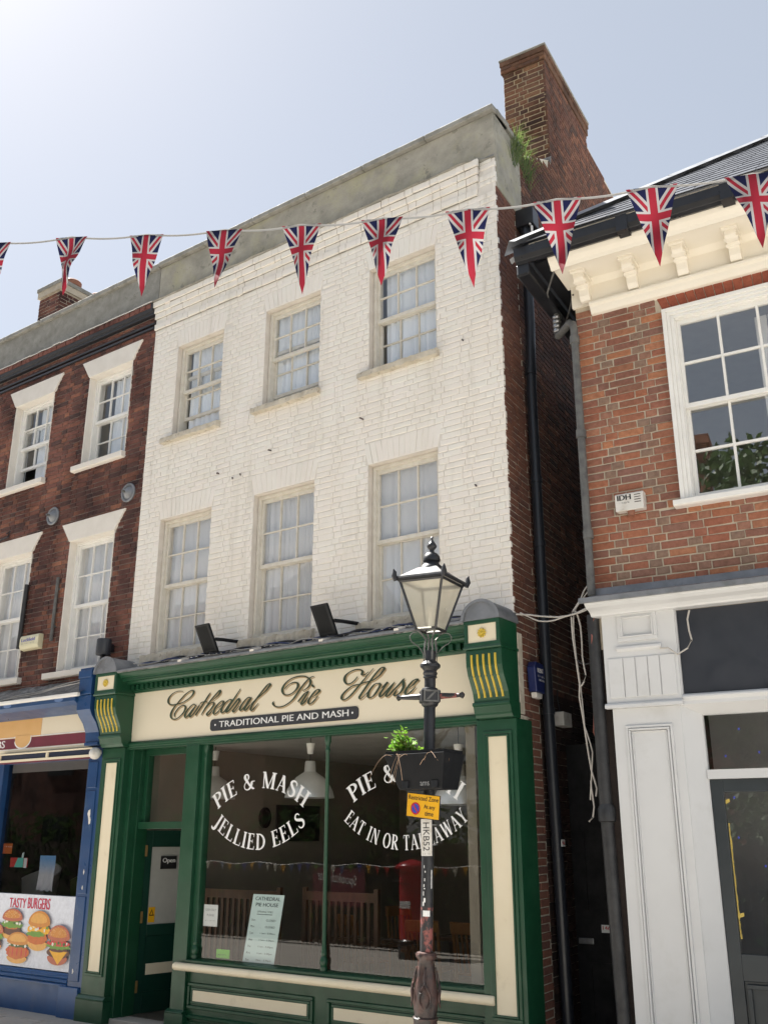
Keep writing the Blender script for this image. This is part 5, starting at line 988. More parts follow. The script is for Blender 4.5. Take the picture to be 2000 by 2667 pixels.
MB().add(vs, [(a*n+j, a*n+(j+1) % n, (a+1)*n+(j+1) % n, (a+1)*n+j) for a in range(3) for j in range(n)]+[[3*n+j for j in range(n)]]).build('case', 'plastic_black', ck2)
def make_chair():
    t = thing('slat_chair', '', 'chair', (0, 0, 0), 'wooden slat back chairs in the pie shop')
    MB().box(-.2, .2, -.2, .2, .44, .47).build('seat', 'wood_chair', t, bev=.01)
    for sx in (-.18, .18):
        MB().tube([(sx, -.18, 0), (sx, -.18, .44)], .018, 8).build('leg', 'wood_chair', t); MB().tube([(sx, .19, 0), (sx, .19, .45), (sx, .25, .95)], .019, 8).build('leg', 'wood_chair', t)
    MB().px([(.235, .84), (.262, .84), (.285, .96), (.258, .965)], -.2, .2).build('top_rail', 'wood_chair', t, bev=.008)
    for k in range(5): MB().tube([(-.12+.06*k, .2, .47), (-.13+.065*k, .25, .85)], .011, 6).build('slat', 'wood_chair', t)
    return t
def dup(root, loc, rz, label):
    r_ = root.copy(); col.objects.link(r_); r_.location = loc; r_.rotation_euler.z = rz; r_['label'] = label
    for ch in root.children:
        c_ = ch.copy(); col.objects.link(c_); c_.parent = r_
        for g_ in ch.children: d_ = g_.copy(); col.objects.link(d_); d_.parent = c_
    return r_
c0 = make_chair(); c0.location = (-6.32, 2.15, .09); c0.rotation_euler.z = math.pi+.15; c0['label'] = 'wooden slat chair seen through the right pane left of the lamp post'
dup(c0, (-5.7, 2.15, .09), math.pi-.1, 'wooden slat chair seen through the right pane right of the lamp post')
dup(c0, (-7.35, 2.3, .09), 2.8, 'wooden slat chair in shadow behind the window mullion')
dup(c0, (-7.6, 3.6, .09), 1.2, 'wooden slat chair deep inside the pie shop')
def bench(x0, x1, y, lb):
    t = thing('slat_bench', lb, 'bench', ((x0+x1)/2, y, .09), 'high backed slat benches')
    MB().box(x0, x1, y, y+.42, .50, .54).build('seat', 'wood_dark', t)
    MB().box(x0, x1, y-.03, y+.0, 1.27, 1.36).box(x0, x0+.05, y-.035, y+.01, .09, 1.4).box(x1-.05, x1, y-.035, y+.01, .09, 1.4).build('back_frame', 'wood_dark', t)
    k = x0+.09
    while k < x1-.08: MB().box(k, k+.035, y-.025, y-.005, .54, 1.27).build('slat', 'wood_dark', t); k += .085
bench(-8.6, -7.3, .75, 'dark high backed slat bench at the left of the pie shop window'); bench(-7.2, -6.2, 1.0, 'dark high backed slat bench beside the opening times card')
def table(x, y, lb):
    t = thing('cafe_table', lb, 'table', (x, y, .09), 'pie shop tables')
    MB().box(x-.5, x+.5, y-.32, y+.32, .80, .84).build('top', 'table_top', t, bev=.006)
    for sx in (-.42, .42): MB().box(x+sx-.03, x+sx+.03, y-.03, y+.03, .09, .80).build('leg', 'wood_dark', t)
table(-6.9, 1.7, 'dark table between the benches of the pie shop'); table(-6.0, 2.75, 'dark table behind the two orange chairs')
# ---------------- floodlights on the lead flat
def flood(x, lb):
    t = thing('floodlight', lb, 'floodlight', (x, -.12, 3.82), 'floodlights above the pie shop sign')
    f_ = Frame((x, -.30, 0), -6); a = R(28)
    def tl(u, v, d): return (u, -d*math.cos(a)+(-v*math.sin(a)), 3.945+v*math.cos(a)-d*math.sin(a)*.3)
    mb = MB(f_); mb.add([tl(u, v, d) for d in (.018, -.018) for u, v in ((-.115, -.165), (.115, -.165), (.115, .165), (-.115, .165))], [(0, 1, 2, 3), (7, 6, 5, 4), (0, 4, 5, 1), (1, 5, 6, 2), (2, 6, 7, 3), (3, 7, 4, 0)]); mb.build('head', 'plastic_black', t, bev=.006)
    MB(f_).add([tl(u, v, .0195) for u, v in ((-.085, -.13), (.085, -.13), (.085, .14), (-.085, .14))], [(0, 1, 2, 3)]).build('lens', 'flood_lens', t, recalc=False)
    MB(f_).tube([(.118, .02, 3.93), (.15, .1, 3.93), (.19, .29, 3.93)], .02, 6).build('bracket', 'plastic_black', t)
    MB(f_).tube([(.0, .05, 3.80), (.05, .02, 3.785), (.12, .1, 3.80), (.3, .2, 3.83)], .006, 6).build('flex', 'cable_dark', t)
flood(-7.58, 'black floodlight tilted up below the left first floor window'); flood(-5.95, 'black floodlight tilted up below the middle first floor window')
for k, (cm, y0, lb) in enumerate((('cable_dark', -.1, 'black cable lying along the lead above the green cornice'), ('cable_blue', -.14, 'blue cable lying along the lead above the green cornice'), ('cable_white', -.18, 'thin white cable lying along the lead above the green cornice'))):
    pts = [(-8.85+4.45*i/60, y0+.03*math.sin(i*.55+k*2)+random.uniform(-.01, .01), 3.735+(y0+.32)*.32+.022+.012*math.sin(i*.9+k)) for i in range(61)]
    tag(MB().tube(pts, (.012, .008, .006)[k], 6).build('cable', cm, smooth=True), lb, 'cable', 'cables above the green cornice')
db = MB()
for i in range(90):
    x = random.uniform(-8.9, -4.4); y_ = random.uniform(-.2, -.01); z = 3.735+(y_+.32)*.32+.008; q = random.uniform(.008, .03)
    db.add([(x-q, y_, z), (x, y_-q*.5, z+.006), (x+q, y_, z), (x, y_+q*.6, z+.012), (x, y_, z+.018)], [(0, 1, 4), (1, 2, 4), (2, 3, 4), (3, 0, 4)])
o = db.build('flaked_paint', 'white_lintel', recalc=False); o['label'] = 'flakes of paint and mortar littering the lead above the cornice'; o['category'] = 'debris'; o['kind'] = 'stuff'

# ================================================================== blue takeaway shopfront
S2 = thing('blue_shopfront', 'battered blue takeaway shop front left of the pie shop', 'shopfront', (-11.5, 0, 0))
X0 = LX+.1
MB().px([(.0, 3.335), (-.06, 3.335), (-.10, 3.35), (-.28, 3.40), (-.31, 3.42), (-.34, 3.44), (-.34, 3.50), (0, 3.50)], X0, -9.70).build('cornice', 'blue', S2, bev=.004)
MB().box(X0, -9.60, -.39, -.34, 3.485, 3.53).build('gutter', 'white_paint', S2, bev=.01)
rf = MB(); n = 40; vs = []
for i in range(n+1):
    x = X0+(-9.56-X0)*i/n
    for yy, zz in ((-.385, 3.53), (-.26, 3.58), (-.12, 3.66), (.012, 3.76)): vs.append((x, yy, zz+random.uniform(-.012, .012)))
rf.add(vs, [(4*i+k, 4*i+k+1, 4*(i+1)+k+1, 4*(i+1)+k) for i in range(n) for k in range(3)]); rf.build('felt_roof', 'flashing', S2, recalc=False)
for x in (-11.02, -9.99):
    MB().add([(x+.085*math.cos(R(30*i)), -.30-.002-.0*i, 3.432+.028*math.sin(R(30*i))) for i in range(12)]+[(x+.085*math.cos(R(30*i)), -.348, 3.47+.026*math.sin(R(30*i))) for i in range(12)], [list(range(12, 24))]).build('oval_mark', 'sky_blue', S2, recalc=False)
sb = MB().box(X0, -9.70, -.035, .01, 2.93, 3.34).build('sign_board', 'cream_sign', S2)
MB().box(X0, -10.71, -.038, -.034, 3.085, 3.338).build('orange_field', 'orange_sign', sb)
MB().box(X0, -9.705, -.0405, -.036, 3.112, 3.122).box(X0, -9.705, -.0405, -.036, 2.962, 2.972).build('white_line', 'letter_white', sb)
MB().box(X0, -9.705, -.0402, -.036, 2.978, 3.106).build('maroon_band', 'maroon', sb)
b = MB(); pts = [(-11.245, 3.13)]+[(-11.065+.18*math.cos(R(180+18*i)) if i else -11.22, 3.09+.125*math.sin(R(180+18*i))) for i in range(11)]+[(-10.89, 3.13)]
b.poly(pts, -.0425, 1); pts2 = [(-11.225, 3.135)]+[(-11.065+.162*math.cos(R(180+18*i)), 3.092+.108*math.sin(R(180+18*i))) for i in range(11)]+[(-10.905, 3.135)]; b.poly(pts2, -.0432, 0)
b.build('scallop', ['orange_sign', 'letter_white'], sb, recalc=False)
text(MB(), 'KEBABS', -12.02, -11.435, 2.995, 3.088, -.0425, 0, .005).build('lettering', 'letter_white', sb, recalc=False)
aw = MB().box(-11.45, -9.6, -.10, -.02, 2.895, 2.915).box(-11.45, -9.6, -.11, -.02, 2.80, 2.832).box(-11.45, -11.41, -.105, -.02, 2.832, 2.895).box(-10.47, -10.43, -.105, -.02, 2.832, 2.895).build('awning_box', 'cream', S2, bev=.004)
MB().box(-11.41, -9.6, -.085, -.02, 2.832, 2.895).build('awning_panel', 'blue_dark', aw); MB().box(-11.45, -9.6, -.112, -.03, 2.79, 2.80).build('awning_trim', 'maroon', aw)
pb = MB().box(-9.69, -9.442, -.06, .2, .0, 2.92).box(-9.71, -9.66, -.04, .2, .33, 2.8).build('pilaster', 'blue', S2, bev=.006)
MB().box(-9.655, -9.50, -.072, -.05, 1.3, 2.42).box(-9.655, -9.50, -.075, -.05, 2.45, 2.75).box(-9.655, -9.50, -.072, -.05, .4, 1.27).build('panel', 'blue', pb, bev=.006)
MB().box(-9.80, -9.47, -.09, .2, .0, .345).build('plinth', 'blue_riser', pb, bev=.006)
pk = MB()
for x, z, q in ((-9.575, 2.16, .04), (-9.55, 2.08, .03), (-9.57, 1.53, .018), (-9.57, 1.36, .016), (-9.6, .5, .02)): pk.poly([(x+q*random.uniform(.4, .8)*math.cos(R(45*i)), z+q*random.uniform(.8, 2)*math.sin(R(45*i))) for i in range(8)], -.0725)
pk.build('paint_chip', 'white_lintel', pb, recalc=False)
MB().px([(.0, 3.50), (-.30, 3.50), (-.30, 3.33), (-.26, 3.26), (-.19, 3.18), (-.14, 3.08), (-.13, 2.97), (0, 2.93)], -9.70, -9.452).build('console', 'blue', S2, bev=.005)
MB().box(-9.68, -9.452, -.31, .0, 3.505, 3.82).box(-9.69, -9.448, -.325, .0, 3.70, 3.79).build('console_block', 'blue', S2, bev=.006)
MB().box(-9.69, -9.445, -.15, .0, 2.93, 2.965).build('capital', 'blue', S2, bev=.004)
gl = thing('globe_lamp', 'white glass globe lamp on the blue pilaster', 'lamp', (-9.455, -.12, 2.83))
MB().lathe([(.001, 2.765)]+[(.07*math.sin(R(18*i)), 2.833-.07*math.cos(R(18*i))) for i in range(1, 10)]+[(.001, 2.903)], (-9.47, -.15), 18).build('globe', 'plastic_white', gl, smooth=True)
MB().tube([(-9.49, -.06, 2.85), (-9.47, -.12, 2.84)], .03, 10).build('holder', 'plastic_white', gl)
wb = MB().box(-11.56, -11.41, -.03, .1, .34, 2.8).box(X0, -9.7, .0, .1, 2.79, 2.82).box(X0, -13.9, -.03, .1, .34, 2.8).build('window_frame', 'blue', S2, bev=.004)
MB().add([(-11.41, .05, .47), (-9.70, .05, .47), (-9.70, .05, 2.80), (-11.41, .05, 2.80)], [(0, 1, 2, 3)]).build('pane', 'glass_shade', wb, recalc=False)
MB().add([(-13.9, .05, .47), (-11.56, .05, .47), (-11.56, .05, 2.80), (-13.9, .05, 2.80)], [(0, 1, 2, 3)]).build('pane', 'glass_shade', wb, recalc=False)
MB().box(-11.36, -9.72, .07, .08, 2.685, 2.80).build('roller_blind', 'blind', wb)
br = MB().px([(.1, .47), (-.03, .465), (-.035, .445), (-.05, .44), (-.055, .42), (-.04, .41), (-.06, .40), (-.065, .375), (-.045, .365), (-.07, .355), (-.07, .335), (.1, .33)], X0, -9.70).box(X0, -9.78, -.04, .1, .0, .335).build('stall_riser', 'blue_riser', S2, bev=.003)
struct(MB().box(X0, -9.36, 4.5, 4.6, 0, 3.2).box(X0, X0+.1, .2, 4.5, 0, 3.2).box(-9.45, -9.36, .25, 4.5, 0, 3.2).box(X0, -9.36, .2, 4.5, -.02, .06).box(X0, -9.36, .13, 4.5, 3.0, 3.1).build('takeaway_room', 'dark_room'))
# ---- burger poster: flat print on a board
pm = {'p_white': (.72, .75, .83), 'p_red': (.55, .015, .07), 'p_bun': (.62, .24, .035), 'p_bun2': (.75, .38, .08), 'p_bun3': (.48, .12, .06), 'p_seed': (.85, .6, .3), 'p_lett': (.14, .30, .03), 'p_lett2': (.05, .11, .02), 'p_patty': (.10, .028, .012), 'p_chick': (.58, .13, .012), 'p_cheese': (.85, .42, .01), 'p_tom': (.6, .03, .03), 'p_mayo': (.8, .78, .68), 'p_grey': (.58, .62, .72)}
for k, c_ in pm.items(): M[k] = pmat(k, c_, tuple(x*.82 for x in c_), 22, .35, .75, rough=.35, bump=0)
po = thing('burger_poster', 'poster reading TASTY BURGERS across the foot of the takeaway window', 'poster', (-10.5, -.01, .48))
MB().box(X0+.6, -9.712, -.02, .04, .475, 1.258).build('board', 'p_white', po)
text(MB(), 'TASTY', -10.968, -10.645, 1.105, 1.212, -.0225, 0, .004).build('lettering', 'p_red', po, recalc=False)
text(MB(), 'BURGERS', -10.605, -10.185, 1.105, 1.225, -.0225, 0, .004).build('lettering', 'p_red', po, recalc=False)
sc2 = MB()
for i in range(26):
    x, z = random.uniform(-11.2, -9.8), random.uniform(.5, 1.2); a0 = random.uniform(0, 360); q = random.uniform(.03, .09)
    for pg in ribbon([(x+q*math.cos(R(a0+20*j)), z+q*math.sin(R(a0+20*j))) for j in range(10)], lambda d, t: .004): sc2.poly(pg, -.0206)
sc2.build('background_scroll', 'p_grey', po, recalc=False)
PMAT = list(pm); PI = {k: i for i, k in enumerate(PMAT)}; zo = [0]
def blob(mb, cx, cz, rx, rz, m, n=22, top=None, wob=0.):
    pts = []
    for i in range(n):
        th = 6.283*i/n; e = 1+random.uniform(-wob, wob); x_, z_ = rx*math.cos(th)*e, rz*math.sin(th)*e
        if top == 'dome' and z_ < 0: z_ *= .32
        if top == 'base' and z_ > 0: z_ *= .35
        pts.append((cx+x_, cz+z_))
    zo[0] += 1; mb.poly(pts, -.0228-.00025*zo[0], PI[m])
def burger(cx, z0, z1, w_, kind):
    mb = MB(); h = z1-z0; r_ = w_/2; zo[0] = random.randrange(8)*16
    L = []
    blob(mb, cx, z0+h*.17, r_*.9, h*.19, 'p_bun2' if kind != 'cheese' else 'p_bun3', top='base')
    if kind == 'cheese':
        blob(mb, cx+.01, z0+h*.30, r_*1.0, h*.15, 'p_patty', wob=.05); mb.poly([(cx-r_*.75, z0+h*.34), (cx+r_*.85, z0+h*.34), (cx+r_*.1, z0+h*.0)], -.0232-.00025*zo[0], PI['p_cheese']); zo[0] += 2
        blob(mb, cx-.01, z0+h*.38, r_*.75, h*.07, 'p_patty', wob=.05); blob(mb, cx, z0+h*.46, r_*1.06, h*.08, 'p_lett', n=40, wob=.18); blob(mb, cx, z0+h*.53, r_*1.08, h*.075, 'p_tom', wob=.06)
    elif kind == 'chicken':
        blob(mb, cx, z0+h*.36, r_*1.0, h*.24, 'p_chick', n=34, wob=.08)
        for i in range(5): blob(mb, cx-r_*.8+r_*.4*i, z0+h*.36, r_*.05, h*.16, 'p_tom', n=8, wob=.1)
        blob(mb, cx, z0+h*.60, r_*1.0, h*.10, 'p_lett2', n=40, wob=.2)
    elif kind == 'egg':
        blob(mb, cx-.01, z0+h*.3, r_*.9, h*.16, 'p_chick', n=30, wob=.08); blob(mb, cx, z0+h*.52, r_*1.05, h*.16, 'p_cheese', wob=.05); blob(mb, cx-.05, z0+h*.40, r_*.8, h*.07, 'p_lett', n=30, wob=.2); blob(mb, cx, z0+h*.58, r_*.22, h*.06, 'p_tom', wob=.05)
    else:
        blob(mb, cx, z0+h*.28, r_*.95, h*.15, 'p_patty', n=30, wob=.08); blob(mb, cx, z0+h*.38, r_*.6, h*.06, 'p_chick', n=30, wob=.1); blob(mb, cx, z0+h*.48, r_*1.08, h*.13, 'p_lett', n=40, wob=.16)
    for i in range(7): blob(mb, cx-r_*.75+r_*.25*i+random.uniform(-.01, .01), z0+h*random.uniform(.5, .6), r_*random.uniform(.06, .13), h*.045, random.choice(('p_mayo', 'p_mayo', 'p_lett', 'p_lett2')), n=8, wob=.25)
    blob(mb, cx, z0+h*.68, r_, h*.32, 'p_bun3' if kind in ('plain', 'cheese') else 'p_bun', top='dome'); blob(mb, cx-r_*.05, z0+h*.74, r_*.75, h*.2, 'p_bun' if kind in ('plain', 'cheese') else 'p_bun2', top='dome')
    if kind in ('plain', 'cheese'):
        for i in range(60):
            a = random.uniform(0, 3.14); q = random.random()**.5; mb.poly([(cx+r_*.88*q*math.cos(a)+dx, z0+h*.7+h*.27*q*math.sin(a)+dz) for dx, dz in ((0, -.005), (.004, 0), (0, .005), (-.004, 0))], -.0232-.00025*zo[0]-.0006, PI['p_seed'])
    mb.build('burger_picture', PMAT, po, recalc=False)
for a in ((-11.16, .62, .93, .34, 'plain'), (-10.85, .76, 1.095, .40, 'plain'), (-10.32, .67, 1.09, .41, 'egg'), (-10.69, .512, .845, .43, 'chicken'), (-9.925, .545, .955, .40, 'cheese')): burger(*a)
for nm, lb, x0, x1, z0, z1, mt in (('orange_card', 'orange printed card stuck inside the takeaway window', -11.35, -11.165, 1.71, 1.83, 'p_chick'), ('menu_card', 'red and teal leaflet stuck inside the takeaway window', -11.17, -10.82, 1.555, 1.665, 'p_tom')):
    t = thing(nm, lb, 'card', (x0, .06, z0)); MB().box(x0, x1, .058, .062, z0, z1).build('sheet', mt, t)
    if nm == 'menu_card':
        m_, t_, b_ = newmat('teal_print'); b_.inputs['Base Color'].default_value = (.1, .55, .45, 1); M['teal'] = m_
        MB().add([(-11.08, .057, 1.555), (-10.9, .057, 1.555), (-10.9, .057, 1.665), (-11.02, .057, 1.665)], [(0, 1, 2, 3)]).build('print', 'teal', t, recalc=False); MB().add([(-10.96, .0575, 1.6), (-10.92, .0575, 1.6), (-10.9, .0575, 1.73), (-10.94, .0575, 1.72)], [(0, 1, 2, 3)]).build('tab', 'mint_paper', t, recalc=False); MB().box(-10.89, -10.83, .056, .0565, 1.55, 1.66).build('print', 'paper', t)
    else: scribble(MB(), -11.34, -11.18, 1.785, 1.80, .0575).build('print', 'letter_white', t, recalc=False)
mb = MB(); vs = []
for i in range(9):
    for k in range(9): vs.append((-10.60+.30*k/8-.0*i, .075+.012*math.sin(k*1.7+i*.6)*(i/8), 1.695-.395*i/8+.012*math.sin(k*2.1)*(i/8)))
mb.add(vs, [(9*i+k, 9*i+k+1, 9*i+k+10, 9*i+k+9) for i in range(8) for k in range(8)])
m_, t_, b_ = newmat('silver_blue_sheet'); gm = nd(t_, 'ShaderNodeNewGeometry'); sx_ = nd(t_, 'ShaderNodeSeparateXYZ'); t_.links.new(gm.outputs['Position'], sx_.inputs[0])
t_.links.new(mixc(t_, ramp(t_, sx_.outputs['Z'], 1.48, 1.66), (.62, .63, .66), (.18, .42, .75)), b_.inputs['Base Color']); b_.inputs['Roughness'].default_value = .3; M['silver'] = m_
tag(mb.build('hanging_sheet', 'silver', smooth=True, recalc=False), 'crumpled silver and blue plastic sheet hanging inside the takeaway window', 'sheet')
for x, y_, cm, lb in ((-10.25, .55, (.16, .22, .03), 'green tub chair inside the takeaway window'), (-11.3, .6, (.62, .58, .5), 'pale tub chair inside the takeaway window')):
    m_, t_, b_ = newmat('chair_shell'); b_.inputs['Base Color'].default_value = (*cm, 1); b_.inputs['Roughness'].default_value = .4; k = 'shell%d' % len(M); M[k] = m_
    t = thing('tub_chair', lb, 'chair', (x, y_, .06), 'tub chairs in the takeaway'); vs = []; n = 14
    for i in range(n+1):
        a = R(-20+220*i/n)
        for r_, z in ((.2, 1.12), (.24, 1.2), (.27, 1.4), (.28, 1.58-.18*abs(i/n-.5)*2), (.255, 1.58-.18*abs(i/n-.5)*2), (.22, 1.2)): vs.append((x+r_*math.cos(a), y_+r_*math.sin(a)*.9, z))
    MB().add(vs, [(6*i+k2, 6*i+k2+1, 6*(i+1)+k2+1, 6*(i+1)+k2) for i in range(n) for k2 in range(5)]).lathe([(.23, 1.1), (.24, 1.13), (.2, 1.15)], (x, y_), 16).build('shell', k, t, smooth=True)
    for dx, dy in ((-.16, -.16), (.16, -.16), (.16, .16), (-.16, .16)): MB().tube([(x+dx, y_+dy, 1.1), (x+dx*1.2, y_+dy*1.2, .06)], .012, 6).build('leg', 'metal', t)
for z0, z1, y0, lb in ((3.60, 3.72, -.2, 'upper pale cable strung along the wall above the blue shopfront'), (3.57, 3.66, -.3, 'lower pale cable strung along the wall above the blue shopfront')):
    tag(MB().tube([(-12.6+2.9*i/20, y0+.02*math.sin(i), z0+(z1-z0)*i/20-.05*math.sin(3.14*i/20)) for i in range(21)], .006, 6).build('cable', 'cable_white', smooth=True), lb, 'cable', 'cables above the blue shopfront')

# ================================================================== lamp post
LP = thing('lamp_post', 'old black cast iron street lamp with glazed square lantern', 'street lamp', (-4.2325, -1.2, .03))
LP.rotation_euler.y = math.atan(.033)
class _O: pass
OFF[LP.name] = Vector((0, 0, .03))      # built round its own axis, the Empty leans it
def rope(z, j): return .06*math.sin(j*math.pi/2+z*160) if 1.075 < z < 1.115 else 0
def relief(z, j):
    if not .70 < z < 1.06: return 0
    return .055*math.sin(j*6.283/36*4+9*z)*math.sin((z-.70)/.36*3.14)+.05*math.sin(j*6.283/36*8-22*z)
bs = MB().lathe([(.17, .03), (.17, .16), (.155, .18), (.13, .22), (.125, .5), (.135, .55), (.12, .60), (.085, .64), (.084, .67), (.092, .69), (.078, .70), (.080, .73), (.090, .79), (.086, .86), (.074, .93), (.064, 1.0), (.058, 1.06), (.062, 1.07), (.074, 1.085), (.076, 1.10), (.07, 1.115), (.052, 1.12)], (0, 0), 36, 0, lambda z, j: relief(z, j)+rope(z, j)).build('base', 'rusty_iron', LP, smooth=True)
lf = MB()
for k in range(4):
    a0 = 1.57*k+.5
    for sg_ in (-1, 1):
        pts = []
        for i in range(14):
            t = i/13; z = .76+.26*t; r_ = (.1 if t < .4 else .1-.036*(t-.4)/.6)+.004; a = a0+sg_*(.12+.34*math.sin(t*6)*(1-t*.6)); pts.append((r_*math.cos(a), r_*math.sin(a), z))
        lf.tube(pts, .008, 6, 0, [.004+.006*math.sin(3.14*i/13) for i in range(14)])
lf.build('leaf_relief', 'rusty_iron', bs, smooth=True)
MB().lathe([(.046, 1.12), (.046, 1.42)], (0, 0), 22).build('worn_shaft', 'worn_red', LP, smooth=True)
MB().lathe([(.0455, 1.419), (.045, 2.88), (.044, 2.885)], (0, 0), 22).build('shaft', 'black_iron', LP, smooth=True)
MB().lathe([(.05, 2.87), (.062, 2.88), (.068, 2.90), (.068, 3.0), (.06, 3.015), (.044, 3.02), (.044, 3.09), (.056, 3.10), (.05, 3.115), (.058, 3.13), (.05, 3.15), (.062, 3.165), (.08, 3.18), (.08, 3.20), (.06, 3.22), (.042, 3.23), (.042, 3.30), (.036, 3.31)], (0, 0), 22).build('head_rings', 'black_iron', LP, smooth=True)
la = Frame((0, 0, 0), 42)
lb_ = MB(la).box(-.075, .075, -.075, .075, 2.90, 3.0).build('ladder_block', 'black_iron', LP, bev=.012)
FLB = Frame((0, 0, 0), 4)
for sx in (-1, 1):
    MB(FLB).tube([(sx*.06, 0, 2.95), (sx*.10, 0, 2.952), (sx*.235, 0, 2.952), (sx*.26, 0, 2.952), (sx*.285, 0, 2.952), (sx*.30, 0, 2.952)], .02, 12, 0, (.03, .024, .017, .014, .026, .012)).build('ladder_bar', 'worn_red' if sx > 0 else 'black_iron', LP, smooth=True)
b = MB(la); frame_mould(b, -.06, .06, 2.905, 2.995, -.076, .012, .006); b.add([(-.04, -.078, 2.92), (-.02, -.078, 2.92), (.04, -.078, 2.985), (.02, -.078, 2.985)], [(0, 1, 2, 3)]); b.build('embossed_panel', 'pipe_grey', lb_)
# lantern
va = math.atan2(-.8135, .5815)+R(-2)   # towards the street corner of the lantern
aw_ = math.atan2(-.8135*math.cos(R(15.4))+.5815*math.sin(R(15.4)), .5815*math.cos(R(15.4))+.8135*math.sin(R(15.4)))
def cr(k, h, z): a = aw_+math.pi/2*k; return (h*math.cos(a), h*math.sin(a), z)
zt, zb, ht, hb = 3.865, 3.475, .268, .122
ln_ = MB()
for k in range(4): ln_.tube([cr(k, hb, zb), cr(k, ht, zt)], .0125, 4)
for z, h, r_ in ((zb, hb, .014), (zt-.01, ht, .013)):
    for k in range(4): ln_.tube([cr(k, h, z), cr(k+1, h, z)], r_, 4)
lt_ = ln_.build('lantern_frame', 'black_iron', LP)
for k in range(4): MB().add([cr(k, hb-.004, zb), cr(k+1, hb-.004, zb), cr(k+1, ht-.004, zt), cr(k, ht-.004, zt)], [(0, 1, 2, 3)]).build('pane', 'lampglass', lt_, recalc=False)
rf = MB(); rings = [(.298, zt-.005), (.305, zt+.012), (.298, zt+.028), (.27, zt+.034), (.115, zt+.118), (.10, zt+.12)]
for (h0, z0), (h1, z1) in zip(rings, rings[1:]):
    for k in range(4): rf.add([cr(k, h0, z0), cr(k+1, h0, z0), cr(k+1, h1, z1), cr(k, h1, z1)], [(0, 1, 2, 3)])
rf.build('lantern_roof', 'black_iron', lt_, recalc=False)
MB().add([cr(k, .285, zt+.01) for k in range(4)], [(0, 1, 2, 3)]).build('lantern_ceiling', 'white_paint', lt_, recalc=False)
for k in range(4): MB().tube([cr(k, .30, zt-.01), cr(k, .315, zt+.03), cr(k, .312, zt+.06), cr(k, .322, zt+.085)], .02, 6, 0, (.018, .022, .016, .003)).build('corner_finial', 'black_iron', lt_, smooth=True)
zz = zt+.10
MB().lathe([(.10, zz), (.092, zz+.03), (.066, zz+.05), (.056, zz+.075), (.07, zz+.078), (.072, zz+.09), (.066, zz+.12), (.045, zz+.145), (.022, zz+.155), (.018, zz+.17), (.026, zz+.18), (.04, zz+.20), (.04, zz+.212), (.026, zz+.235), (.012, zz+.255), (.009, zz+.27), (.011, zz+.28), (.002, zz+.292)], (0, 0), 22).build('finial', 'black_iron', lt_, smooth=True)
fg = MB()
for k in range(4):
    a = aw_+1.5708*k
    fg.tube([(.035*math.cos(a), .035*math.sin(a), 3.24), (.05*math.cos(a), .05*math.sin(a), 3.32), (.04*math.cos(a), .04*math.sin(a), 3.40), (.085*math.cos(a), .085*math.sin(a), 3.45), (.12*math.cos(a), .12*math.sin(a), 3.47)], .0085, 6)
fg.build('frog_bracket', 'pipe_grey', LP, smooth=True)
cl = MB()
for sg_ in (-1, 1):
    pts = [(sg_*x*.8135, sg_*x*.5815, z) for x, z in catmull([(.05, 3.22), (.06, 3.29), (.10, 3.345), (.15, 3.38), (.165, 3.42), (.145, 3.45), (.11, 3.455)], 5)]
    cl.tube(pts, .0045, 6)
cl.build('scroll', 'pipe_grey', LP, smooth=True)
MB().lathe([(.018, 3.48), (.018, 3.60), (.03, 3.605), (.03, 3.66), (.01, 3.68)], (0, 0), 12).build('burner', 'plastic_white', lt_, smooth=True)
# stickers and scratches on the shaft
sk = MB(); LF = Frame((0, 0, 0), -38)
def onshaft(mb, a0, a1, z0, z1, r_=.0475, n=4):
    vs = []
    for i in range(n+1): a = R(a0+(a1-a0)*i/n); vs += [(r_*math.cos(a), r_*math.sin(a), z0), (r_*math.cos(a), r_*math.sin(a), z1)]
    mb.add(vs, [(2*i, 2*i+2, 2*i+3, 2*i+1) for i in range(n)])
for a0, a1, z0, z1 in ((-95, -30, 1.36, 1.40), (-100, -85, 1.43, 1.46), (-90, -72, 1.455, 1.485), (-96, -88, 1.5, 1.53), (-90, -76, 1.545, 1.553), (-92, -84, 1.56, 1.58), (-86, -78, 1.60, 1.62), (-82, -74, 1.66, 1.672), (-92, -86, 1.69, 1.71), (-22, -12, 1.55, 1.68)): onshaft(sk, a0, a1, z0, z1)
sk.build('torn_sticker', 'paper', LP, recalc=False)
npz = thing('number_plate', 'narrow white vertical plate reading HKB52 on the lamp post', 'sign', (-4.14, -1.26, 1.77))
FP = Frame((-4.142, -1.262, 0), 12)
MB(FP).box(-.042, .042, -.004, .004, 1.775, 2.035).build('plate', 'plastic_white', npz)
vt = MB(FP); text(vt, 'HKB52', 0, 1, 0, 1, 0, 0, 0, lambda u, v: (-.026+.05*v, -.0046, 2.01-.20*u)); vt.build('lettering', 'ink_black', npz, recalc=False); scribble(MB(FP), -.03, .03, 1.785, 1.793, -.0046).build('print', 'ink_grey', npz, recalc=False)
for z in (1.99, 1.85): MB(FP).box(.03, .075, -.002, .03, z, z+.008).build('strap', 'metal', npz)
rz = thing('parking_sign', 'yellow parking sign reading Restricted Zone At any time on the lamp post', 'sign', (-4.15, -1.3, 2.02))
def sgn(u, v): return (-4.307+.308*u+.014*v, -1.29-.02*u, 2.056-.036*u+.176*v)
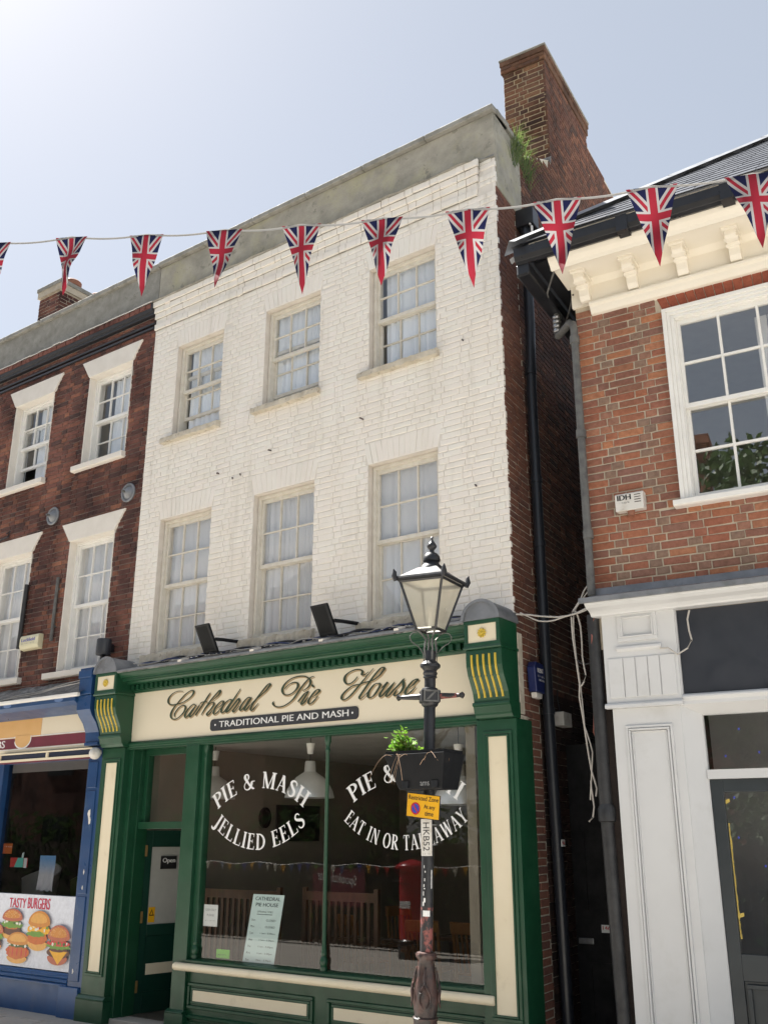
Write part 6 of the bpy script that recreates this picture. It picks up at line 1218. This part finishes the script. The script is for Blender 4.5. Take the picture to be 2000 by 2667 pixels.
def plate(m0, m1, e, dy, name, mat):
    q = [sgn(u, v) for u, v in ((e, e*1.7), (1-e, e*1.7), (1-e, 1-e*1.7), (e, 1-e*1.7))]
    MB().add([(x, y_-dy, z) for x, y_, z in q]+[(x, y_+.006, z) for x, y_, z in q], [(0, 1, 2, 3), (7, 6, 5, 4), (0, 4, 5, 1), (1, 5, 6, 2), (2, 6, 7, 3), (3, 7, 4, 0)]).build(name, mat, rz)
plate(0, 1, 0, .0, 'rim', 'ink_black'); plate(0, 1, .018, .0012, 'face', 'yellow')
def stext(mb, txt, u0, u1, v0, v1, b=0): return text(mb, txt, 0, 1, 0, 1, 0, 0, b, lambda u, v: (lambda p: (p[0], p[1]-.002, p[2]))(sgn(u0+(u1-u0)*u, v0+(v1-v0)*v)))
b = MB(); stext(b, 'Restricted Zone', .06, .95, .72, .90, .0009); stext(b, 'At any', .53, .86, .36, .58, .0009); stext(b, 'time', .57, .82, .13, .31, .0009); b.build('lettering', 'ink_black', rz, recalc=False)
b = MB()
for r_, m, dy in ((.145, 0, .0020), (.11, 1, .0024)): b.add([(lambda p: (p[0], p[1]-dy, p[2]))(sgn(.28+r_*math.cos(R(15*i)), .37+r_*1.75*math.sin(R(15*i)))) for i in range(24)], [list(range(24))], m)
b.add([(lambda p: (p[0], p[1]-.0028, p[2]))(sgn(u, v)) for u, v in ((.19, .51), (.215, .55), (.37, .23), (.345, .19))], [(0, 1, 2, 3)], 0); b.build('roundel', ['sign_red', 'sign_blue'], rz, recalc=False)
MB().box(-4.19, -4.11, -1.28, -1.2, 2.12, 2.14).build('clamp', 'metal', rz)
# planter with its plants
pt = thing('planter', 'black tapered plastic planter strapped round the lamp post', 'planter', (-4.1, -1.25, 2.26))
q0 = [(-4.32, -1.36), (-3.94, -1.36), (-3.94, -1.13), (-4.32, -1.13)]; q1 = [(-4.44, -1.40), (-3.89, -1.40), (-3.89, -1.10), (-4.44, -1.10)]
mb = MB(); ins = lambda q, e: [(x+math.copysign(e, -4.16-x), y_+math.copysign(e, -1.25-y_)) for x, y_ in q]
L_ = [(q0, 2.245), (q1, 2.505), (ins(q1, -.012), 2.505), (ins(q1, -.012), 2.53), (ins(q1, .012), 2.53), (ins(q1, .02), 2.48)]
vs = [(x, y_, z) for q, z in L_ for x, y_ in q]
mb.add(vs, [(3, 2, 1, 0)]+[(4*i+k, 4*i+(k+1) % 4, 4*(i+1)+(k+1) % 4, 4*(i+1)+k) for i in range(5) for k in range(4)]); mb.build('tub', 'plastic_black', pt, bev=.004, recalc=False)
MB().add([(x, y_, 2.475) for x, y_ in ins(q1, .016)], [(0, 1, 2, 3)]).build('soil', 'soil', pt, recalc=False)
b = MB(); text(b, 'ams', 0, 1, 0, 1, 0, 0, 0, lambda u, v: (-4.12+.08*u, -1.372-.03*v*.15, 2.27+.028*v)); b.build('maker_mark', 'ink_grey', pt, recalc=False)
for x in (-4.28, -4.02): MB().py([(x, 2.255), (x+.05, 2.255), (x+.055, 2.305), (x-.005, 2.305)], -1.378, -1.362).build('foot_recess', 'black', pt)
pl_ = thing('herb_plant', 'bright green leafy herb growing at the left end of the planter', 'plant', (-4.29, -1.25, 2.47))
fo = MB(); stm = MB(); rg = random.Random(4)
for i in range(40):
    a = rg.uniform(0, 6.28); q = rg.uniform(.0, .14); h = rg.uniform(.08, .27)*(1-.45*q/.13); p0 = Vector((-4.335+.03*math.cos(a), -1.27+.03*math.sin(a), 2.47)); p1 = Vector((-4.335+q*math.cos(a), -1.27+q*math.sin(a)*.8, 2.47+h))
    stm.tube([tuple(p0), tuple((p0+p1)/2+Vector((.01, 0, .01))), tuple(p1)], .0022, 5)
    for k in range(11):
        c = p0.lerp(p1, rg.uniform(.35, 1.05))+Vector((rg.uniform(-.035, .035), rg.uniform(-.035, .035), rg.uniform(-.015, .02)))
        d = Vector((rg.uniform(-1, 1), rg.uniform(-1, 1), rg.uniform(-.2, .7))).normalized(); s_ = d.cross(Vector((rg.uniform(-.4, .4), rg.uniform(-.4, .4), 1))).normalized(); l = rg.uniform(.024, .042); wv = d.cross(s_)*.12*l
        fo.add([tuple(c), tuple(c+d*l*.35+s_*l*.42+wv), tuple(c+d*l*.8+s_*l*.32), tuple(c+d*l*1.1), tuple(c+d*l*.8-s_*l*.32), tuple(c+d*l*.35-s_*l*.42+wv)], [(0, 1, 2, 3), (0, 3, 4, 5)], 0, rg.random()*.98+.01)
fo.build('foliage', 'leaf', pl_, kind='stuff', recalc=False); stm.build('stem', 'twig', pl_)
dpn = thing('dead_plant', 'dry brown withered stems trailing over the planter rim', 'plant', (-4.1, -1.3, 2.48)); tw = MB()
for i in range(18):
    x = rg.uniform(-4.38, -3.98); p = Vector((x, rg.uniform(-1.40, -1.2), 2.49)); pts = [tuple(p)]; d = Vector((rg.uniform(-1, 1), rg.uniform(-1, -.1), rg.uniform(.3, 1)))*.015; out_ = x < -4.25
    for k in range(6):
        p = p+d; d = d+Vector((rg.uniform(-.01, .01), -.006 if out_ else rg.uniform(-.008, .008), (-.022 if out_ and k > 0 else -.008)))
        if out_ and p.z < 2.53 and p.y > -1.42: p.y = -1.42
        pts.append(tuple(p))
    tw.tube(pts, .0017, 4)
tw.build('twig', 'twig', dpn)

# ================================================================== bunting
def flagmat():
    m, t, b = newmat('union_flag_print'); at = nd(t, 'ShaderNodeAttribute', attribute_name='fuv'); sx = nd(t, 'ShaderNodeSeparateXYZ'); t.links.new(at.outputs['Vector'], sx.inputs[0])
    def mth(op, a, b_=None, c=None):
        n = nd(t, 'ShaderNodeMath', operation=op)
        for i, v in enumerate((a, b_, c)):
            if v is None: continue
            if isinstance(v, (int, float)): n.inputs[i].default_value = v
            else: t.links.new(v, n.inputs[i])
        return n.outputs[0]
    u, v = sx.outputs['X'], sx.outputs['Y']       # metres from the cross centre
    au, av = mth('ABSOLUTE', u), mth('ABSOLUTE', v)
    dg = mth('ABSOLUTE', mth('SUBTRACT', mth('MULTIPLY', au, .80), mth('MULTIPLY', av, .60)))
    lt = lambda a, k: mth('LESS_THAN', a, k)
    cr_ = mth('MINIMUM', au, av)
    c = mixc(t, lt(dg, .0195), (.011, .013, .05), (.36, .348, .348)); c = mixc(t, lt(dg, .0075), c, (.27, .02, .036))
    c = mixc(t, lt(cr_, .0265), c, (.36, .348, .348)); c = mixc(t, lt(cr_, .0165), c, (.27, .02, .036))
    t.links.new(c, b.inputs['Base Color']); b.inputs['Roughness'].default_value = .7; b.inputs['Specular IOR Level'].default_value = .2
    tl = nd(t, 'ShaderNodeBsdfTranslucent'); t.links.new(c, tl.inputs[0]); mx = nd(t, 'ShaderNodeMixShader'); mx.inputs[0].default_value = .3
    t.links.new(b.outputs[0], mx.inputs[1]); t.links.new(tl.outputs[0], mx.inputs[2]); t.links.new(mx.outputs[0], t.nodes['Material Output'].inputs[0]); return m
M['flag'] = flagmat()
M['tape'] = sheermat('bunting_tape', (.5, .49, .475), .3)
bt = thing('bunting', 'string of triangular union flag bunting across the street', 'bunting', tuple(FLAGS[5]))
FV = [Vector(p) for p in FLAGS]; cpts = []
for i in range(len(FV)-1):
    for k in range(10):
        t = k/10; p = FV[i].lerp(FV[i+1], t); p.z -= .018*math.sin(math.pi*t) if True else 0; cpts.append(p)
cpts.append(FV[-1]); tpb = MB()
ext0 = FV[0]+(FV[0]-FV[1])*9+Vector((0, 0, .25)); ext1 = FV[-1]+(FV[-1]-FV[-2])*12+Vector((0, 0, .3)); cpts = [ext0]+cpts+[ext1]
vs = []
for p in cpts: vs += [tuple(p+Vector((0, 0, .006))), tuple(p+Vector((0, 0, -.006))), tuple(p+Vector((.002, .002, .006))), tuple(p+Vector((.002, .002, -.006)))]
tpb.add(vs, [f for i in range(len(cpts)-1) for f in ((4*i, 4*i+1, 4*i+5, 4*i+4), (4*i+2, 4*i+3, 4*i+7, 4*i+6))]); tpb.build('tape', 'tape', bt, recalc=False)
for i, p in enumerate(FV):
    d = (FV[min(i+1, 10)]-FV[max(i-1, 0)]).normalized(); n_ = d.cross(Vector((0, 0, 1))).normalized(); W_, L_ = .226, .39; swing = random.uniform(-.07, .05); yaw = random.uniform(-.45, .4); amp = random.uniform(.010, .022); ph = random.uniform(0, 6)
    d2 = (d*math.cos(yaw)+n_*math.sin(yaw)).normalized(); nr, nc = 14, 8; vs = []; uv = []
    for a in range(nr+1):
        t = a/nr; hw = W_/2*(1-t) if a < nr else .0006
        for c in range(nc+1):
            x = -hw+2*hw*c/nc; dd = d.lerp(d2, t)
            q = p+dd*x+Vector((0, 0, -L_*t))+n_*(swing*t+amp*(math.sin(ph+x*26+t*4)+.5*math.sin(ph*2+t*9-x*14))*min(1, t*2))
            vs.append(tuple(q)); uv.append((x, .14-L_*t, 0))
    mb = MB(); mb.add(vs, [(a*(nc+1)+c, a*(nc+1)+c+1, (a+1)*(nc+1)+c+1, (a+1)*(nc+1)+c) for a in range(nr) for c in range(nc)])
    o = mb.build('flag', 'flag', bt, smooth=False, recalc=False); o.data.polygons.foreach_set('use_smooth', [True]*len(o.data.polygons))
    at = o.data.attributes.new('fuv', 'FLOAT_VECTOR', 'POINT'); at.data.foreach_set('vector', [c for q in uv for c in q])

# ================================================================== across the street (seen in the panes)
pb_ = thing('post_box', 'red pillar post box across the street, reflected in the pie shop window', 'post box', (-10.57, -8, -.14))
MB().lathe([(.26, -.14), (.26, .16), (.24, .18)], (-10.57, -8), 24).build('plinth', 'black', pb_, smooth=True)
MB().lathe([(.235, .17), (.235, 1.25), (.25, 1.26), (.25, 1.30), (.235, 1.31), (.235, 1.34), (.30, 1.37), (.305, 1.40), (.29, 1.43), (.18, 1.49), (.01, 1.53)], (-10.57, -8), 28).build('body', 'postbox', pb_, smooth=True)
MB().box(-10.68, -10.46, -7.775, -7.75, 1.10, 1.13).build('slot', 'ink_black', pb_); MB().box(-10.68, -10.46, -7.775, -7.755, .70, .82).build('plate', 'paper', pb_)
rl_ = thing('railings', 'black iron railings across the street, reflected in the pie shop window', 'railings', (-10, -8.7, -.14))
me = MB().tube([(0, 0, 0), (0, 0, 1.25), (0, 0, 1.30), (0, 0, 1.38)], .012, 6, 0, (.012, .012, .022, .002)); bm_ = bpy.data.meshes.new('bar'); bm_.from_pydata([tuple(v) for v in me.v], [], me.f); bm_.materials.append(M['black'])
for i in range(120): o = bpy.data.objects.new('bar', bm_); col.objects.link(o); o.parent = rl_; o.location = (-8+i*.13, 0, .04)
MB().box(-18, -2.3, -8.715, -8.685, 1.10, 1.14).box(-18, -2.3, -8.715, -8.685, .05, .09).build('rail', 'black', rl_)
FB2 = thing('small_bunting', 'string of small coloured bunting flags on the railings across the street', 'bunting', (-10, -8.55, 1.4))
cols = [('p_tom', 0), ('p_cheese', 0), ('sky_blue', 0), ('p_lett', 0), ('p_mayo', 0), ('maroon', 0), ('sign_blue', 0)]
pts = []
for i in range(64):
    x = -17.5+.22*i; z = 1.42-.05*math.sin(i*.52)**2; pts.append((x, -8.5, z)); k = random.choice(cols)[0]
    MB().add([(x, -8.5, z), (x+.13, -8.5, z), (x+.065, -8.51, z-.17), (x, -8.504, z), (x+.13, -8.504, z), (x+.065, -8.514, z-.17)], [(0, 1, 2), (5, 4, 3)]).build('flag', k, FB2, recalc=False)
MB().tube(pts, .008, 5).build('cord', 'letter_white', FB2)
bn = thing('banner', 'red banner on the railings across the street, reflected beside the window mullion', 'banner', (-12.5, -8.6, .8))
MB().box(-13.4, -12.1, -8.62, -8.60, .62, 1.32).build('sheet', 'maroon', bn)
tx = MB(); text(tx, 'Spooktacular', 0, 1, 0, 1, 0, 0, 0, lambda u, v: (-12.3-1.0*u, -8.597, .95+.24*v+.1*u)); tx.build('lettering', 'letter_white', bn, recalc=False)
def tree(x, y_, h, rad, lb, seed):
    t = thing('tree', lb, 'tree', (x, y_, -.14), 'trees across the street'); rg = random.Random(seed)
    tr = MB().tube([(x, y_, -.14), (x+.05, y_, h*.25), (x-.05, y_+.05, h*.5), (x, y_, h*.8)], .2, 10, 0, (.24, .19, .13, .05))
    for k in range(7):
        a = rg.uniform(0, 6.28); z = h*rg.uniform(.3, .6); tr.tube([(x, y_, z), (x+rad*.5*math.cos(a), y_+rad*.5*math.sin(a), z+h*.12), (x+rad*.8*math.cos(a), y_+rad*.8*math.sin(a), z+h*.25)], .06, 6, 0, (.08, .05, .015))
    tr.build('trunk', 'bark', t, smooth=True); cw = MB(); cl = []
    for k in range(26):
        a = rg.uniform(0, 6.28); q = rad*rg.random()**.5; cl.append((x+q*math.cos(a), y_+q*math.sin(a), h*rg.uniform(.36, 1.0)-q*.25, rg.uniform(.5, 1.0)))
    for k in range(3600):
        c = rg.choice(cl); d = Vector((rg.gauss(0, 1), rg.gauss(0, 1), rg.gauss(0, .8))).normalized()*c[3]*rg.random()**.4; p = Vector(c[:3])+d
        e = Vector((rg.uniform(-1, 1), rg.uniform(-1, 1), rg.uniform(-1, 1))).normalized(); s_ = e.orthogonal().normalized(); l = rg.uniform(.08, .16)
        cw.add([tuple(p-e*l), tuple(p+s_*l*.5), tuple(p+e*l), tuple(p-s_*l*.5)], [(0, 1, 2, 3)], 0, rg.random()*.98+.01)
    cw.build('crown', 'leaf_dark', t, kind='stuff', recalc=False)
hg = thing('hedge', 'dense dark hedge behind the railings across the street', 'hedge', (-10, -9.4, -.14)); hb = MB(); rg = random.Random(11)
for k in range(12000):
    p = Vector((rg.uniform(-36, -1), -9.35+rg.uniform(-.35, .35), rg.uniform(-.1, 2.3)+.3*math.sin(rg.uniform(0, 9)))); e = Vector((rg.uniform(-1, 1), rg.uniform(-1, 1), rg.uniform(-1, 1))).normalized(); s_ = e.orthogonal().normalized(); l = rg.uniform(.06, .14)
    hb.add([tuple(p-e*l), tuple(p+s_*l*.5), tuple(p+e*l), tuple(p-s_*l*.5)], [(0, 1, 2, 3)], 0, rg.random()*.98+.01)
hb.build('foliage', 'leaf_dark', hg, kind='stuff', recalc=False); MB().box(-36, -1, -9.6, -9.2, -.14, 1.8).build('inner_twigs', 'bark', hg)
tree(-14.5, -13, 7.5, 2.6, 'broad dark tree behind the railings across the street', 3); tree(-8.2, -13.5, 8.5, 2.8, 'tall dark tree left of the house across the street', 5); tree(-4.9, -13.8, 11.5, 2.6, 'tallest dark tree in front of the house across the street', 21); tree(-1.5, -13, 7, 2.2, 'smaller dark tree right of the house across the street', 9)
OH = thing('opposite_house', 'brick house with chimneys across the street, reflected in upstairs panes', 'house', (-4.5, -19, -.14))
MB().box(-10, 1, -25, -19, -.14, 9.5).build('wall', 'brick_left', OH); MB().px([(-18.7, 9.4), (-22, 12.2), (-25.3, 9.4)], -10.3, 1.3).build('roof', 'slate', OH)
T2 = thing('opposite_terrace', 'long brick terrace across the street, reflected in the takeaway window', 'house', (-28, -11.5, -.14)); MB().box(-42, -17.5, -18, -11.5, -.14, 8.5).build('wall', 'brick_left', T2); MB().px([(-11.2, 8.4), (-14.7, 11), (-18.3, 8.4)], -42.2, -17.3).build('roof', 'slate', T2)
for i in range(8):
    for z in (.9, 3.7, 6.2): MB().box(-41+2.9*i, -39.8+2.9*i, -11.5, -11.44, z, z+1.6).build('window', 'window_dark', T2)
for x in (-9.3, -4.7, .3): MB().box(x-.7, x+.7, -22.6, -21.4, 10, 13.6).box(x-.8, x+.8, -22.7, -21.3, 13.6, 13.9).build('chimney', 'brick_left', OH)
for i in range(4):
    for z in (1, 3.8, 6.6): MB().box(-9+2.6*i, -7.9+2.6*i, -19, -18.95, z, z+1.7).build('window', 'window_dark', OH)
